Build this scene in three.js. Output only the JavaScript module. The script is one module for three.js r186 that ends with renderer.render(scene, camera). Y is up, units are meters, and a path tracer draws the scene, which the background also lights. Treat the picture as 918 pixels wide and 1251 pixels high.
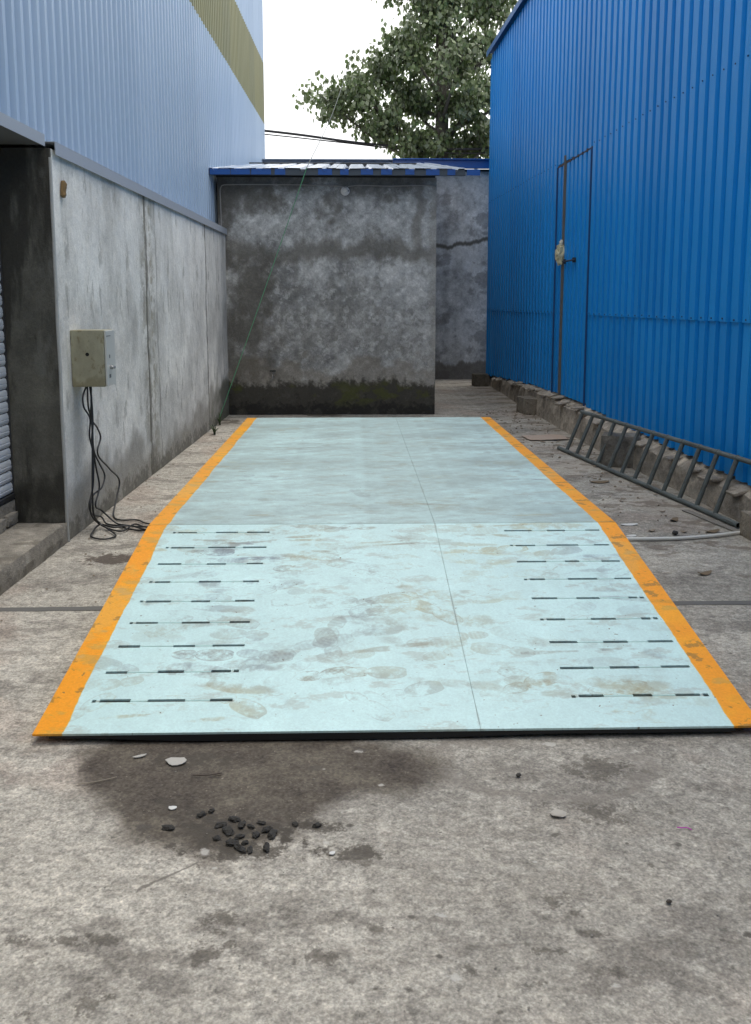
import * as THREE from 'three';
import { mergeGeometries, mergeVertices, toCreasedNormals } from 'three/addons/utils/BufferGeometryUtils.js';
import { RoundedBoxGeometry } from 'three/addons/geometries/RoundedBoxGeometry.js';
import { ImprovedNoise } from 'three/addons/math/ImprovedNoise.js';

// ---------------------------------------------------------------- camera, sky, sun, exposure
const scene = new THREE.Scene();
const W = 918, H = 1251, FOCAL = 1080, PPY = 517;
const camera = new THREE.PerspectiveCamera(2 * Math.atan(H / 2 / FOCAL) * 180 / Math.PI, W / H, 0.05, 600);
camera.setViewOffset(W, H, 0, H / 2 - PPY, W, H);
camera.position.set(0, 1.65, 0);
const PITCH = Math.atan(147 / FOCAL), YAW = Math.atan(27 / Math.hypot(FOCAL, 147));
camera.lookAt(Math.sin(YAW) * Math.cos(PITCH), 1.65 - Math.sin(PITCH), -Math.cos(YAW) * Math.cos(PITCH));
camera.updateProjectionMatrix();

const renderer = new THREE.WebGLRenderer({ antialias: true });
renderer.setSize(751, 1024);
renderer.toneMapping = THREE.LinearToneMapping;
renderer.toneMappingExposure = 1.56;
renderer.shadowMap.enabled = true;

{ // overcast sky: white cloud deck, a little brighter overhead
  const w = 128, h = 64, d = new Float32Array(w * h * 4);
  for (let j = 0; j < h; j++) for (let i = 0; i < w; i++) {
    const el = ((j + .5) / h - .5) * Math.PI, s = Math.sin(el), k = (j * w + i) * 4;
    const cl = 1 + .05 * Math.sin(i / w * Math.PI * 6 + 1.3) * Math.cos(el * 3) + .03 * Math.sin(i / w * Math.PI * 14 + el * 5);
    const L = s > 0 ? (1.14 + 0.16 * s) * cl : 0.3;
    d[k] = L * .99; d[k + 1] = L * 1.0; d[k + 2] = L * 1.012; d[k + 3] = 1;
  }
  const sky = new THREE.DataTexture(d, w, h, THREE.RGBAFormat, THREE.FloatType);
  sky.mapping = THREE.EquirectangularReflectionMapping; sky.magFilter = THREE.LinearFilter; sky.needsUpdate = true;
  scene.background = sky; scene.environment = sky;
}
const sun = new THREE.DirectionalLight(0xfff8ef, .85);
sun.position.set(3, 16, -6.5); sun.target.position.set(0, 0, -5);
sun.castShadow = true; sun.shadow.radius = 40; sun.shadow.mapSize.set(2048, 2048);
Object.assign(sun.shadow.camera, { left: -14, right: 14, top: 18, bottom: -18, near: 0.5, far: 50 });
scene.add(sun, sun.target);

// ---------------------------------------------------------------- helpers
let SEED = 20240611;
const rnd = () => { SEED = (SEED * 1664525 + 1013904223) >>> 0; return SEED / 4294967296; };
const rr = (a, b) => a + (b - a) * rnd();
const gauss = () => (rnd() + rnd() + rnd() + rnd() - 2) * 1.7;
const clamp = (x, a = 0, b = 1) => x < a ? a : x > b ? b : x;
const ss = (a, b, x) => { const t = clamp((x - a) / (b - a)); return t * t * (3 - 2 * t); };
const mix = (a, b, t) => a + (b - a) * t;
const perlin = new ImprovedNoise();
const V = (x, y, z) => new THREE.Vector3(x, y, z);

// tileable fractal noise fields, standardised to mean 0 and deviation 1
const NS = 512;
function field(base, oct, gain) {
  const a = new Float32Array(NS * NS);
  let amp = 1;
  for (let o = 0, f = base; o < oct && f <= NS; o++, f *= 2, amp *= gain) {
    const g = new Float32Array(f * f); for (let i = 0; i < g.length; i++) g[i] = rnd() - .5;
    for (let y = 0; y < NS; y++) {
      const fy = y / NS * f, y0 = fy | 0, ty = fy - y0, sy = ty * ty * (3 - 2 * ty), ya = y0 * f, yb = ((y0 + 1) % f) * f;
      for (let x = 0; x < NS; x++) {
        const fx = x / NS * f, x0 = fx | 0, tx = fx - x0, sx = tx * tx * (3 - 2 * tx), x1 = (x0 + 1) % f;
        const p = g[ya + x0] + (g[ya + x1] - g[ya + x0]) * sx, q = g[yb + x0] + (g[yb + x1] - g[yb + x0]) * sx;
        a[y * NS + x] += amp * (p + (q - p) * sy);
      }
    }
  }
  let m = 0, v = 0; for (const x of a) m += x; m /= a.length; for (const x of a) v += (x - m) ** 2; v = Math.sqrt(v / a.length);
  for (let i = 0; i < a.length; i++) a[i] = (a[i] - m) / v;
  return a;
}
const FA = field(4, 8, .55), FB = field(4, 8, .6), FC = field(8, 7, .7), FG = field(128, 3, .8);
function nz(f, u, v) {   // u, v in tiles
  u = (u - Math.floor(u)) * NS; v = (v - Math.floor(v)) * NS;
  const x = u | 0, y = v | 0, tx = u - x, ty = v - y, x1 = (x + 1) & 511, y1 = (y + 1) & 511, xa = x & 511, ya = (y & 511) * NS, yb = y1 * NS;
  const p = f[ya + xa] + (f[ya + x1] - f[ya + xa]) * tx, q = f[yb + xa] + (f[yb + x1] - f[yb + xa]) * tx;
  return p + (q - p) * ty;
}
const O = [0, 0, 0];
const col = (r, g, b) => { O[0] = r; O[1] = g; O[2] = b; };
const to = (r, g, b, t) => { if (t <= 0) return; if (t > 1) t = 1; O[0] += (r - O[0]) * t; O[1] += (g - O[1]) * t; O[2] += (b - O[2]) * t; };
const mul = (k) => { O[0] *= k; O[1] *= k; O[2] *= k; };
function colourTex(w, h, fn, wrap = THREE.MirroredRepeatWrapping) {   // fn(u, v) sets O in sRGB bytes
  const d = new Uint8Array(w * h * 4);
  for (let j = 0, k = 0; j < h; j++) for (let i = 0; i < w; i++, k += 4) {
    fn((i + .5) / w, (j + .5) / h);
    d[k] = clamp(O[0], 0, 255); d[k + 1] = clamp(O[1], 0, 255); d[k + 2] = clamp(O[2], 0, 255); d[k + 3] = 255;
  }
  const t = new THREE.DataTexture(d, w, h); t.colorSpace = THREE.SRGBColorSpace;
  t.wrapS = t.wrapT = wrap; t.magFilter = THREE.LinearFilter; t.needsUpdate = true; return t;
}
function greyTex(w, h, fn, wrap = THREE.RepeatWrapping) {
  const d = new Uint8Array(w * h * 4);
  for (let j = 0, k = 0; j < h; j++) for (let i = 0; i < w; i++, k += 4) { const g = clamp(fn((i + .5) / w, (j + .5) / h), 0, 1) * 255; d[k] = d[k + 1] = d[k + 2] = g; d[k + 3] = 255; }
  const t = new THREE.DataTexture(d, w, h); t.wrapS = t.wrapT = wrap; t.magFilter = THREE.LinearFilter; t.needsUpdate = true; return t;
}
const std = (o) => new THREE.MeshStandardMaterial({ roughness: .9, ...o });
const lin = (r, g, b) => new THREE.Color().setRGB(r, g, b);

const used = {};
const numbered = (n) => { const k = used[n] = (used[n] ?? -1) + 1; return k ? `${n}_${String(k).padStart(3, '0')}` : n; };
function shade(o) { o.castShadow = o.receiveShadow = true; return o; }
function part(name, geo, m, parent, label) { const o = shade(new THREE.Mesh(geo, m)); o.name = name; if (label) o.userData.label = label; parent.add(o); return o; }
function thing(name, label, category, p = [0, 0, 0], turn = 0, group) {
  const o = new THREE.Group(); o.name = numbered(name); o.position.set(...p); o.rotation.y = turn; o.userData = { label, category }; if (group) o.userData.group = group; scene.add(o); return o;
}
function solo(name, geo, m, label, category, group) { const o = shade(new THREE.Mesh(geo, m)); o.name = numbered(name); o.userData = { label, category }; if (group) o.userData.group = group; scene.add(o); return o; }
function struct(name, geo, m) { const o = shade(new THREE.Mesh(geo, m)); o.name = name; o.userData = { kind: 'structure' }; scene.add(o); return o; }

function metreUV(g, s = 1) {   // box-mapped uv, metres divided by s
  g = g.index ? g.toNonIndexed() : g; const p = g.attributes.position, n = p.count, uv = new Float32Array(n * 2), a = V(), b = V(), c = V();
  for (let i = 0; i < n; i += 3) {
    a.fromBufferAttribute(p, i); b.fromBufferAttribute(p, i + 1); c.fromBufferAttribute(p, i + 2);
    const q = b.clone().sub(a).cross(c.clone().sub(a)), ax = Math.abs(q.x), ay = Math.abs(q.y), az = Math.abs(q.z);
    [a, b, c].forEach((v, k) => { const [x, y] = ax >= ay && ax >= az ? [v.z, v.y] : ay >= az ? [v.x, v.z] : [v.x, v.y]; uv[(i + k) * 2] = x / s; uv[(i + k) * 2 + 1] = y / s; });
  }
  g.setAttribute('uv', new THREE.BufferAttribute(uv, 2)); return g;
}
function box(x0, x1, y0, y1, z0, z1, r = 0) {
  const w = x1 - x0, h = y1 - y0, d = z1 - z0;
  const g = r ? new RoundedBoxGeometry(w, h, d, 2, r) : new THREE.BoxGeometry(w, h, d);
  g.translate((x0 + x1) / 2, (y0 + y1) / 2, (z0 + z1) / 2); return g;
}
// a block with knocked corners and uneven faces
function roughBox(w, h, d, seg, amp, r, seed) {
  let g = new RoundedBoxGeometry(w, h, d, 2, r);
  const n = Math.max(2, seg), b = new THREE.BoxGeometry(w, h, d, Math.max(2, Math.round(w / n * 1) || 2), 2, 2);
  g = new THREE.BoxGeometry(w, h, d, Math.min(160, Math.max(3, Math.round(w / seg))), Math.min(160, Math.max(3, Math.round(h / seg))), Math.min(160, Math.max(3, Math.round(d / seg))));
  b.dispose(); g.deleteAttribute('uv'); g.deleteAttribute('normal'); g = mergeVertices(g, 1e-5);
  const p = g.attributes.position;
  for (let i = 0; i < p.count; i++) {
    let x = p.getX(i), y = p.getY(i), z = p.getZ(i);
    const ex = w / 2 - Math.abs(x) < 1e-6 ? 1 : 0, ey = h / 2 - Math.abs(y) < 1e-6 ? 1 : 0, ez = d / 2 - Math.abs(z) < 1e-6 ? 1 : 0;
    if (ex + ey + ez >= 2) { const k = r * (.6 + .8 * Math.abs(perlin.noise(x * 7 + seed, y * 7, z * 7))); x -= ex * Math.sign(x) * k; y -= ey * Math.sign(y) * k; z -= ez * Math.sign(z) * k; }
    const f = 9, q = amp;
    x += q * perlin.noise(x * f + seed, y * f, z * f) + q * .5 * perlin.noise(x * 31 + seed, y * 31, z * 31); y += q * perlin.noise(x * f, y * f + seed + 9, z * f); z += q * perlin.noise(x * f, y * f, z * f + seed + 17);
    p.setXYZ(i, x, y, z);
  }
  g.computeVertexNormals(); return metreUV(toCreasedNormals(g, .45));
}
const tube = (pts, r, seg = 24, rad = 6, closed = false) => new THREE.TubeGeometry(new THREE.CatmullRomCurve3(pts.map((p) => p.isVector3 ? p : V(...p)), closed, 'centripetal'), seg, r, rad, closed);
function rod(a, b, r, n = 8) { const A = V(...a), B = V(...b), L = A.distanceTo(B); const g = new THREE.CylinderGeometry(r, r, L, n); g.applyMatrix4(new THREE.Matrix4().makeRotationFromQuaternion(new THREE.Quaternion().setFromUnitVectors(V(0, 1, 0), B.clone().sub(A).normalize()))); g.translate((A.x + B.x) / 2, (A.y + B.y) / 2, (A.z + B.z) / 2); return g; }
function lump(r, sx, sy, sz, amp, f, seed, det = 2) {   // uneven pebble, clod or bag, sitting on y = 0
  let g = new THREE.IcosahedronGeometry(1, det); g.deleteAttribute('uv'); g.deleteAttribute('normal'); g = mergeVertices(g, 1e-4);
  const p = g.attributes.position; let lo = 9;
  for (let i = 0; i < p.count; i++) { const v = V().fromBufferAttribute(p, i), k = 1 + amp * perlin.noise(v.x * f + seed, v.y * f + seed * 2, v.z * f) + amp * .5 * perlin.noise(v.x * f * 2.3, v.y * f * 2.3 + seed, v.z * f * 2.3); p.setXYZ(i, v.x * k * r * sx, v.y * k * r * sy, v.z * k * r * sz); lo = Math.min(lo, v.y * k * r * sy); }
  g.translate(0, -lo - r * sy * .12, 0); g.computeVertexNormals(); return metreUV(toCreasedNormals(g, .6));
}

// ---------------------------------------------------------------- shared fine relief
const grainBump = greyTex(1024, 1024, (u, v) => .5 + .09 * nz(FA, u * 3, v * 3) + .10 * nz(FC, u * 2, v * 2) + .07 * nz(FG, u * 2, v * 2));
const plasterBump = greyTex(1024, 1024, (u, v) => .5 + .12 * nz(FA, u * 2, v * 2) + .07 * nz(FB, u * 5 + .3, v * 2.0) + .04 * nz(FG, u * 2, v * 2));
const bumpAt = (t, rx, ry) => { const c = t.clone(); c.repeat.set(rx, ry); c.needsUpdate = true; return c; };

// ---------------------------------------------------------------- ground
struct('ground', new THREE.PlaneGeometry(900, 900).rotateX(-Math.PI / 2).translate(0, -.06, 0), std({ color: lin(.2, .185, .165) }));

const inPoly = (P, x, z) => { let c = false; for (let i = 0, j = P.length - 1; i < P.length; j = i++) { const [xi, zi] = P[i], [xj, zj] = P[j]; if ((zi > z) !== (zj > z) && x < (xj - xi) * (z - zi) / (zj - zi) + xi) c = !c; } return c; };
function polyDist(P, x, z) { let d = 9; for (let i = 0, j = P.length - 1; i < P.length; j = i++) { const [ax, az] = P[j], [bx, bz] = P[i], ux = bx - ax, uz = bz - az, t = clamp(((x - ax) * ux + (z - az) * uz) / (ux * ux + uz * uz)), q = Math.hypot(x - ax - ux * t, z - az - uz * t); if (q < d) d = q; } return inPoly(P, x, z) ? -d : d; }
const damp = [[-1.0, -2.98], [-.93, -2.86], [-.72, -2.66], [-.62, -2.54], [-.46, -2.46], [-.27, -2.5], [-.2, -2.56], [-.06, -2.66], [.1, -2.76], [.24, -2.86], [.3, -2.99], [.22, -3.1], [.1, -3.13], [-.02, -3.14], [-.05, -3.5], [-.95, -3.5], [-.86, -3.2], [-.97, -3.08]];
const spots = [[-.353, -2.198, .045, .03], [-.35, -2.15, .025, .02], [-.33, -2.11, .022, .02], [-.08, -2.052, .05, .022], [.014, -2.465, .085, .05], [.06, -2.15, .02, .015], [-.38, -2.07, .04, .03], [.56, -2.25, .03, .03], [.6, -2.2, .02, .012], [.62, -2.12, .035, .012], [.45, -1.95, .03, .02], [.66, -1.98, .025, .02], [.5, -2.06, .04, .012], [-.75, -2.13, .09, .018], [-.62, -1.92, .05, .03], [-.79, -1.9, .03, .02], [.3, -2.0, .03, .016], [.93, -2.4, .06, .02], [.82, -2.7, .12, .05], [.9, -2.95, .1, .06], [-.5, -2.69, .1, .05], [-.12, -2.62, .05, .025], [-.2, -2.63, .04, .025], [-.385, -2.6, .16, .09], [-.33, -2.5, .12, .05], [-.62, -2.78, .05, .03], [-.3, -2.6, .1, .04], [-.64, -3.05, .14, .05]];
const drips = []; for (let i = 0; i < 420; i++) drips.push([rr(-2.4, 3), rr(-4.6, -1.5), rr(.004, .014) * (rnd() < .12 ? 2.2 : 1), rr(.5, 1), rnd() < .2]);
const GX = -2.6, GW = 6, GZ0 = -4.7, GL = 4;
const dripGrid = new Map(); for (const d of drips) { const k = Math.floor(d[0] * 4) + ',' + Math.floor(d[1] * 4); for (let a = -1; a < 2; a++) for (let b = -1; b < 2; b++) { const q = (Math.floor(d[0] * 4) + a) + ',' + (Math.floor(d[1] * 4) + b); (dripGrid.get(q) ?? dripGrid.set(q, []).get(q)).push(d); } }
let cellKey = '', cell = null;
function concrete(x, z) {   // worn broom-finished concrete
  const big = nz(FA, x * .13 + .2, z * .13 + .1), mid = nz(FB, x * .45, z * .6), streak = nz(FC, x * .35 + .7, z * 1.6), fine = nz(FC, x * 1.1, z * 1.9), g = nz(FG, x * .9, z * .9), g2 = nz(FG, x * .37 + .5, z * .41);
  col(163, 157, 146);
  mul(1 + .045 * big + .05 * mid);
  to(132, 126, 116, .45 * ss(.3, 1.7, streak + .4 * mid));
  to(184, 178, 166, .38 * ss(.4, 1.8, nz(FC, x * 2.2, z * 3.4) + .5 * fine + .5 * big));
  to(186, 181, 170, .3 * ss(.25, .9, nz(FC, x * 3.1, z * 4.3) + .3 * nz(FA, x * .6, z * .6))); to(128, 122, 112, .28 * ss(.5, 1.2, nz(FC, x * 2.6 + .4, z * 4.6 + .2) - .2 * nz(FA, x * .5, z * .5)));
  to(112, 106, 98, .5 * ss(.9, 2.0, nz(FB, x * .8 + .4, z * 1.3 + .3) + .45 * fine));
  to(160, 140, 126, .3 * ss(.6, 1.8, nz(FA, x * .3 + .6, z * .3)));
  mul(1 + .075 * g + .07 * nz(FG, x * 1.7, z * 1.7) + .03 * g2 + .03 * nz(FC, x * 2.7, z * 2.7));
  to(78, 73, 67, .7 * ss(2.1, 2.7, g * .6 + nz(FG, x * .5 + .2, z * .5) * .8));
  to(205, 200, 190, .6 * ss(2.0, 2.6, nz(FG, x * .6 + .6, z * .6 + .1)));
}
const nearTex = colourTex(2048, 1400, (u, v) => {
  const x = GX + u * GW, z = GZ0 + v * GL;
  concrete(x, z);
  const g = nz(FG, x * .9, z * .9);
  if (x > -1.4 && x < .6 && z > -3.7 && z < -2.2) {
    const w = .03 * nz(FA, x * .5, z * .5) + .022 * nz(FB, x * 1.2, z * 1.2), d = polyDist(damp, x, z) + w;
    const t = ss(.07, -.06, d);
    if (t > 0) { const f = nz(FC, x * .9, z * .9); to(84 + 7 * f + 9 * g, 76 + 7 * f + 9 * g, 66 + 6 * f + 8 * g, t * .92); to(170, 160, 145, t * .65 * ss(1.7, 2.4, nz(FG, x * .77 + .3, z * .77))); }
  }
  for (const [sx, sz, a, b] of spots) {
    const dx = (x - sx) / a, dz = (z - sz) / b; if (dx * dx + dz * dz > 5) continue;
    const q = Math.hypot(dx, dz) + .34 * nz(FB, x * 2.3, z * 2.3) + .36 * nz(FC, x * 4, z * 4) + .12 * nz(FG, x * 1.7, z * 1.7);
    to(72, 66, 58, (z > -2.45 || x > .25 ? .5 : .72) * ss(1.15, .35, q));
  }
  const k = Math.floor(x * 4) + ',' + Math.floor(z * 4); if (k !== cellKey) { cellKey = k; cell = dripGrid.get(k); }
  if (cell) for (const [dx, dz, r, s, wht] of cell) { const q = Math.hypot((x - dx), (z - dz) * 1.4) / r + .25 * nz(FC, x * 4, z * 4); if (q < 1.2) { if (wht) to(190, 186, 178, .8 * ss(1, .5, q)); else to(80, 75, 68, s * .8 * ss(1, .5, q)); } }
  // hair cracks
  const c1 = z + 2.075 - .012 * nz(FA, x * .6, .3) - .03 * x * .2; if (x > .3 && x < 1.5) to(100, 94, 86, .4 * ss(.005, .002, Math.abs(c1)) * ss(-.6, .8, nz(FC, x * .7, .8)));
  const c2 = (x + .56) * .8 + (z + 2.36) * .9 - .01 * nz(FA, x, z); if (x > -.62 && x < -.42 && z > -2.45 && z < -2.2) to(100, 94, 86, .7 * ss(.007, .003, Math.abs(c2)));
  // faint old splash outlines to the right of the damp patch
  const e = Math.hypot((x - .62) / .42, (z + 2.95) / .2) + .12 * nz(FA, x * .7, z * .7) + .08 * nz(FB, x, z); to(128, 121, 112, .5 * ss(.18, .04, Math.abs(e - .92)) * ss(-.4, .6, nz(FA, x * .4 + .3, z * .4)));
});
const FX = -2.5, FW = 6, FZ0 = -19.6, FL = 14.9;
const farTex = colourTex(1536, 2048, (u, v) => {
  const x = FX + u * FW, z = FZ0 + v * FL;
  concrete(x, z);
  // grit and soil gathered along the right-hand plinth and the back
  const edge = ss(1.6, 2.5, x + .25 * nz(FA, x * .3, z * .2)) * ss(-5.2, -7.5, z);
  to(172, 160, 146, .55 * edge * ss(-.5, 1, nz(FB, x * .5, z * .5)));
  to(112, 100, 87, .65 * ss(.9, 1.6, nz(FC, x * .6 + .4, z * .8) + .9 * edge - .4) * ss(1.4, 2.2, x));
  const q = Math.hypot((x + 1.56) / .18, (z + 5.62) / .09) + .3 * nz(FA, x, z) + .2 * nz(FC, x * 3, z * 3); to(74, 64, 56, .8 * ss(1.1, .6, q));
  to(88, 80, 70, .75 * ss(.9, 1.5, nz(FA, x * .5 + .2, z * .4)) * ss(-10.2, -12.6, z) * ss(1.4, .9, x));
});
function slab(x0, x1, z0, z1, uvf, sx, sz) {
  const g = new THREE.PlaneGeometry(x1 - x0, z1 - z0, sx, sz).rotateX(-Math.PI / 2).translate((x0 + x1) / 2, 0, (z0 + z1) / 2), p = g.attributes.position, uv = g.attributes.uv;
  for (let i = 0; i < p.count; i++) { const x = p.getX(i), z = p.getZ(i); uv.setXY(i, ...uvf(x, z)); p.setY(i, .0022 * perlin.noise(x * 2.1, 0, z * 2.1) + .0012 * perlin.noise(x * 9, 4, z * 9) - .0035); }
  g.computeVertexNormals(); return g;
}
const yard = new THREE.Group(); yard.name = 'concrete_yard'; yard.userData = { kind: 'structure' }; scene.add(yard);
const JZ = -4.68;
part('concrete_slab', slab(-7, 8, JZ + .012, 6.5, (x, z) => [(x - GX) / GW, (z - GZ0) / GL], 300, 240), std({ map: nearTex, bumpMap: bumpAt(grainBump, GW / .7, GL / .7), bumpScale: .006 }), yard);
part('concrete_slab', slab(-7, 8, -24, JZ - .012, (x, z) => [(x - FX) / FW, (z - FZ0) / FL], 150, 160), std({ map: farTex, bumpMap: bumpAt(grainBump, FW / .7, FL / .7), bumpScale: .009 }), yard);
{ // tar in the joint between the slabs
  const g = new THREE.PlaneGeometry(15, .062, 300, 2).rotateX(-Math.PI / 2).translate(.5, -.001, JZ), p = g.attributes.position;
  for (let i = 0; i < p.count; i++) { const s = Math.sign(p.getZ(i) - JZ), x = p.getX(i); p.setZ(i, p.getZ(i) + s * .008 * perlin.noise(x * 6, s, 2) + .012 * perlin.noise(x * .8, 0, 7)); p.setY(i, s ? -.0012 : .0018 + .001 * perlin.noise(x * 12, 3, 0)); }
  g.computeVertexNormals(); part('joint_filler', metreUV(g), std({ color: lin(.125, .12, .11) }), yard);
}

// ---------------------------------------------------------------- corrugated sheet
// profile in (along, out): flat pan and trapezoid ribs; out is +x of the result, length runs along +z, height along y
function corrugated(ribs, pitch, y0, y1, { rise = .026, top = .35, slope = .12, wave = .003, seed = 0, rows = 10 } = {}) {
  const prof = [], q = pitch;
  for (let k = 0; k < ribs; k++) { const a = (1 - top - 2 * slope) / 2; for (const [s, o] of [[0, 0], [a, 0], [a + slope, rise], [a + slope + top, rise], [a + 2 * slope + top, 0]]) prof.push([(k + s) * q, o]); }
  prof.push([ribs * q, 0]);
  const pos = [], uv = [];
  const P = (i, j) => { const [z, o] = prof[i], y = y0 + (y1 - y0) * j / rows; return [o + wave * perlin.noise(z * 3 + seed * 3.1, y * 1.3 + seed, seed) + wave * .5 * perlin.noise(z * 9, y * 4, seed + 4), y, z]; };
  for (let i = 0; i < prof.length - 1; i++) for (let j = 0; j < rows; j++) {
    const a = P(i, j), b = P(i + 1, j), c = P(i + 1, j + 1), d = P(i, j + 1);
    for (const v of [a, c, b, a, d, c]) { pos.push(...v); uv.push(v[2], v[1]); }
  }
  const g = new THREE.BufferGeometry(); g.setAttribute('position', new THREE.Float32BufferAttribute(pos, 3)); g.setAttribute('uv', new THREE.Float32BufferAttribute(uv, 2));
  return toCreasedNormals(mergeVertices(g, 1e-5), .3);
}

// ---------------------------------------------------------------- pale building on the left
const wallL = thing('pale_workshop', 'tall workshop clad in pale blue corrugated sheet above a grey concrete wall', 'building', [-1.997, 0, -6.085], -.021);
{
  const streaks = (x, y) => nz(FB, x * 1.3, y * .11);
  const wallTex = colourTex(2048, 1024, (u, v) => {
    const s = u * 7.4, y = v * 2.7;
    col(213, 210, 201);
    mul(1 + .05 * nz(FA, s * .2, y * .2) + .035 * nz(FC, s * .5, y * .35));
    to(178, 175, 165, .6 * ss(.2, 1.9, streaks(s, y) + .3 * nz(FA, s * .3, y * .3)));
    to(232, 230, 223, .5 * ss(.4, 1.8, nz(FB, s * .9 + .4, y * .25)));
    to(140, 136, 127, .45 * ss(1.2, 2.2, nz(FC, s * 1.3, y * .5)));
    // rain-washed grime beside the joints
    const j = Math.min(Math.abs(s - 2.36), Math.abs(s - 2.62) + .06); to(140, 135, 121, .6 * ss(.22, .03, j + .03 * nz(FA, s, y * .4)) * ss(-.9, .9, nz(FC, s * .7, y * .9)));
    // dark mortar in the three upright joints
    for (const [c, w, a] of [[2.4, .04, .75], [2.78, .03, .35], [5.42, .045, .8]]) to(104, 99, 90, a * ss(w, w * .45, Math.abs(s - c - .012 * nz(FA, .2, y * .5)) + .008 * nz(FB, s, y * 1.5)));
    to(150, 141, 122, .5 * ss(.05, .02, Math.abs(s - 2.56)) * ss(.1, .7, Math.sin(y * 38) + .8 * nz(FB, s, y)));
    // rising damp with a ragged upper edge
    const h = .33 + .11 * nz(FA, s * .2, y * .15) + .05 * nz(FB, s * .7, y * .5) + .12 * ss(3.5, 7, s);
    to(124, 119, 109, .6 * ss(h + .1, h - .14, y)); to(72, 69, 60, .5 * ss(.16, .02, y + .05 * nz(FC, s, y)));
    to(74, 76, 62, .65 * ss(6.3, 7.3, s + .5 * nz(FA, s * .2, y * .3)) * ss(1.5, .6, y + .4 * nz(FB, s, y * .3)));
    mul(1 + .03 * nz(FG, s, y));
  });
  const cement = std({ map: wallTex, bumpMap: bumpAt(plasterBump, 7.4, 2.7), bumpScale: .008 });
  const wallPanel = (z0, z1, bulge) => {
    const g = new THREE.BoxGeometry(.3, 2.66, z0 - z1, 1, 14, Math.max(4, Math.round((z0 - z1) / .15))).translate(-.15 + bulge, 1.33, (z0 + z1) / 2); const p = g.attributes.position;
    for (let i = 0; i < p.count; i++) if (p.getX(i) > -.1) p.setX(i, p.getX(i) + .006 * perlin.noise(p.getY(i) * 1.5, p.getZ(i) * 1.5, 3) + .003 * perlin.noise(p.getY(i) * 6, p.getZ(i) * 6, 5));
    g.computeVertexNormals(); const uv = g.attributes.uv; for (let i = 0; i < p.count; i++) uv.setXY(i, (-p.getZ(i) - (p.getX(i) < -.1 ? .3 : 0)) / 7.4, p.getY(i) / 2.7);
    return g;
  };
  part('wall_panel', wallPanel(0, -2.36, 0), cement, wallL); part('wall_panel', wallPanel(-2.376, -5.4, 0), cement, wallL); part('wall_panel', wallPanel(-5.416, -7.1, -.003), cement, wallL);
  part('wall_core', box(-.34, -.05, 0, 2.6, -7.05, -.05), std({ color: lin(.1, .095, .085) }), wallL);
  // door recess
  const jambTex = colourTex(512, 1024, (u, v) => {  // dark mottled cement, darker towards the top and the foot
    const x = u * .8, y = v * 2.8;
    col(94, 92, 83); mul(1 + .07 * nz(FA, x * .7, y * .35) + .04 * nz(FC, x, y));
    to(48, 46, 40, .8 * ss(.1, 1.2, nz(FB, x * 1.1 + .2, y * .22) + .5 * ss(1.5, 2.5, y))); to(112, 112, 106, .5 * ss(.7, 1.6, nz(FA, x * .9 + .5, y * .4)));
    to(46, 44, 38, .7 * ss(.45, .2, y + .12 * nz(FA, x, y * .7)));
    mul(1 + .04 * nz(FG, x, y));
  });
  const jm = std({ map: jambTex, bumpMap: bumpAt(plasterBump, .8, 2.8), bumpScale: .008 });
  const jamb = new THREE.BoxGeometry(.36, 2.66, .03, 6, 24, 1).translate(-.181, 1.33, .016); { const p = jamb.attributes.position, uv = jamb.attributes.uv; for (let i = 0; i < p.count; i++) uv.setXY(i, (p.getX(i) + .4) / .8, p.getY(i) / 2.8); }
  part('door_jamb', jamb, jm, wallL, 'dark mottled cement reveal of the shutter doorway');
  part('corner_bead', (() => { const g = new THREE.CylinderGeometry(.011, .012, 2.6, 8, 30).translate(.0, 1.3, .024); const p = g.attributes.position; for (let i = 0; i < p.count; i++) p.setX(i, p.getX(i) + .004 * perlin.noise(p.getY(i) * 3, 0, 1)); return metreUV(g); })(), std({ color: lin(.4, .4, .38), bumpMap: grainBump, bumpScale: .004 }), wallL);
  const stepMat = std({ color: lin(.4, .385, .355), map: colourTex(512, 512, (u, v) => { col(205, 199, 189); mul(1 + .06 * nz(FA, u, v) + .05 * nz(FC, u * 2, v * 2)); to(140, 132, 120, .5 * ss(.6, 1.7, nz(FB, u * 1.5, v * 1.5))); mul(1 + .05 * nz(FG, u * 2, v * 2)); }, THREE.RepeatWrapping), bumpMap: grainBump, bumpScale: .01 });
  const step = roughBox(.40, .16, 5.2, .05, .006, .01, 4).translate(-.19, .062, 2.63); part('doorstep', step, stepMat, wallL);
  part('shutter_sill', roughBox(.2, .19, 5.2, .06, .006, .008, 8).translate(-.445, .215, 2.63), stepMat, wallL);
  for (const [z, w, y] of [[.1, .18, .17], [.33, .24, .15], [.62, .2, .16], [.9, .26, .165]]) part('broken_mortar', roughBox(.05, w * .5, w, .05, .008, .01, z * 30).translate(-.335, y + .02, z + .06), stepMat, wallL);
  const sh = new THREE.Group(); sh.name = 'roller_shutter'; wallL.add(sh); sh.userData.label = 'white slatted roller shutter inside the left doorway';
  const slatMat = [[.62, .64, .66], [.57, .6, .63]].map((c) => std({ color: lin(...c), roughness: .45 }));
  const slatShape = new THREE.Shape(); slatShape.moveTo(0, 0); slatShape.quadraticCurveTo(.012, .006, .013, .03); slatShape.lineTo(.009, .034); slatShape.lineTo(.012, .04); slatShape.quadraticCurveTo(.012, .068, 0, .075); slatShape.lineTo(-.006, .074); slatShape.lineTo(-.006, 0);
  const slatG = new THREE.ExtrudeGeometry(slatShape, { depth: 5, bevelEnabled: false, curveSegments: 5 });
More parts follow.
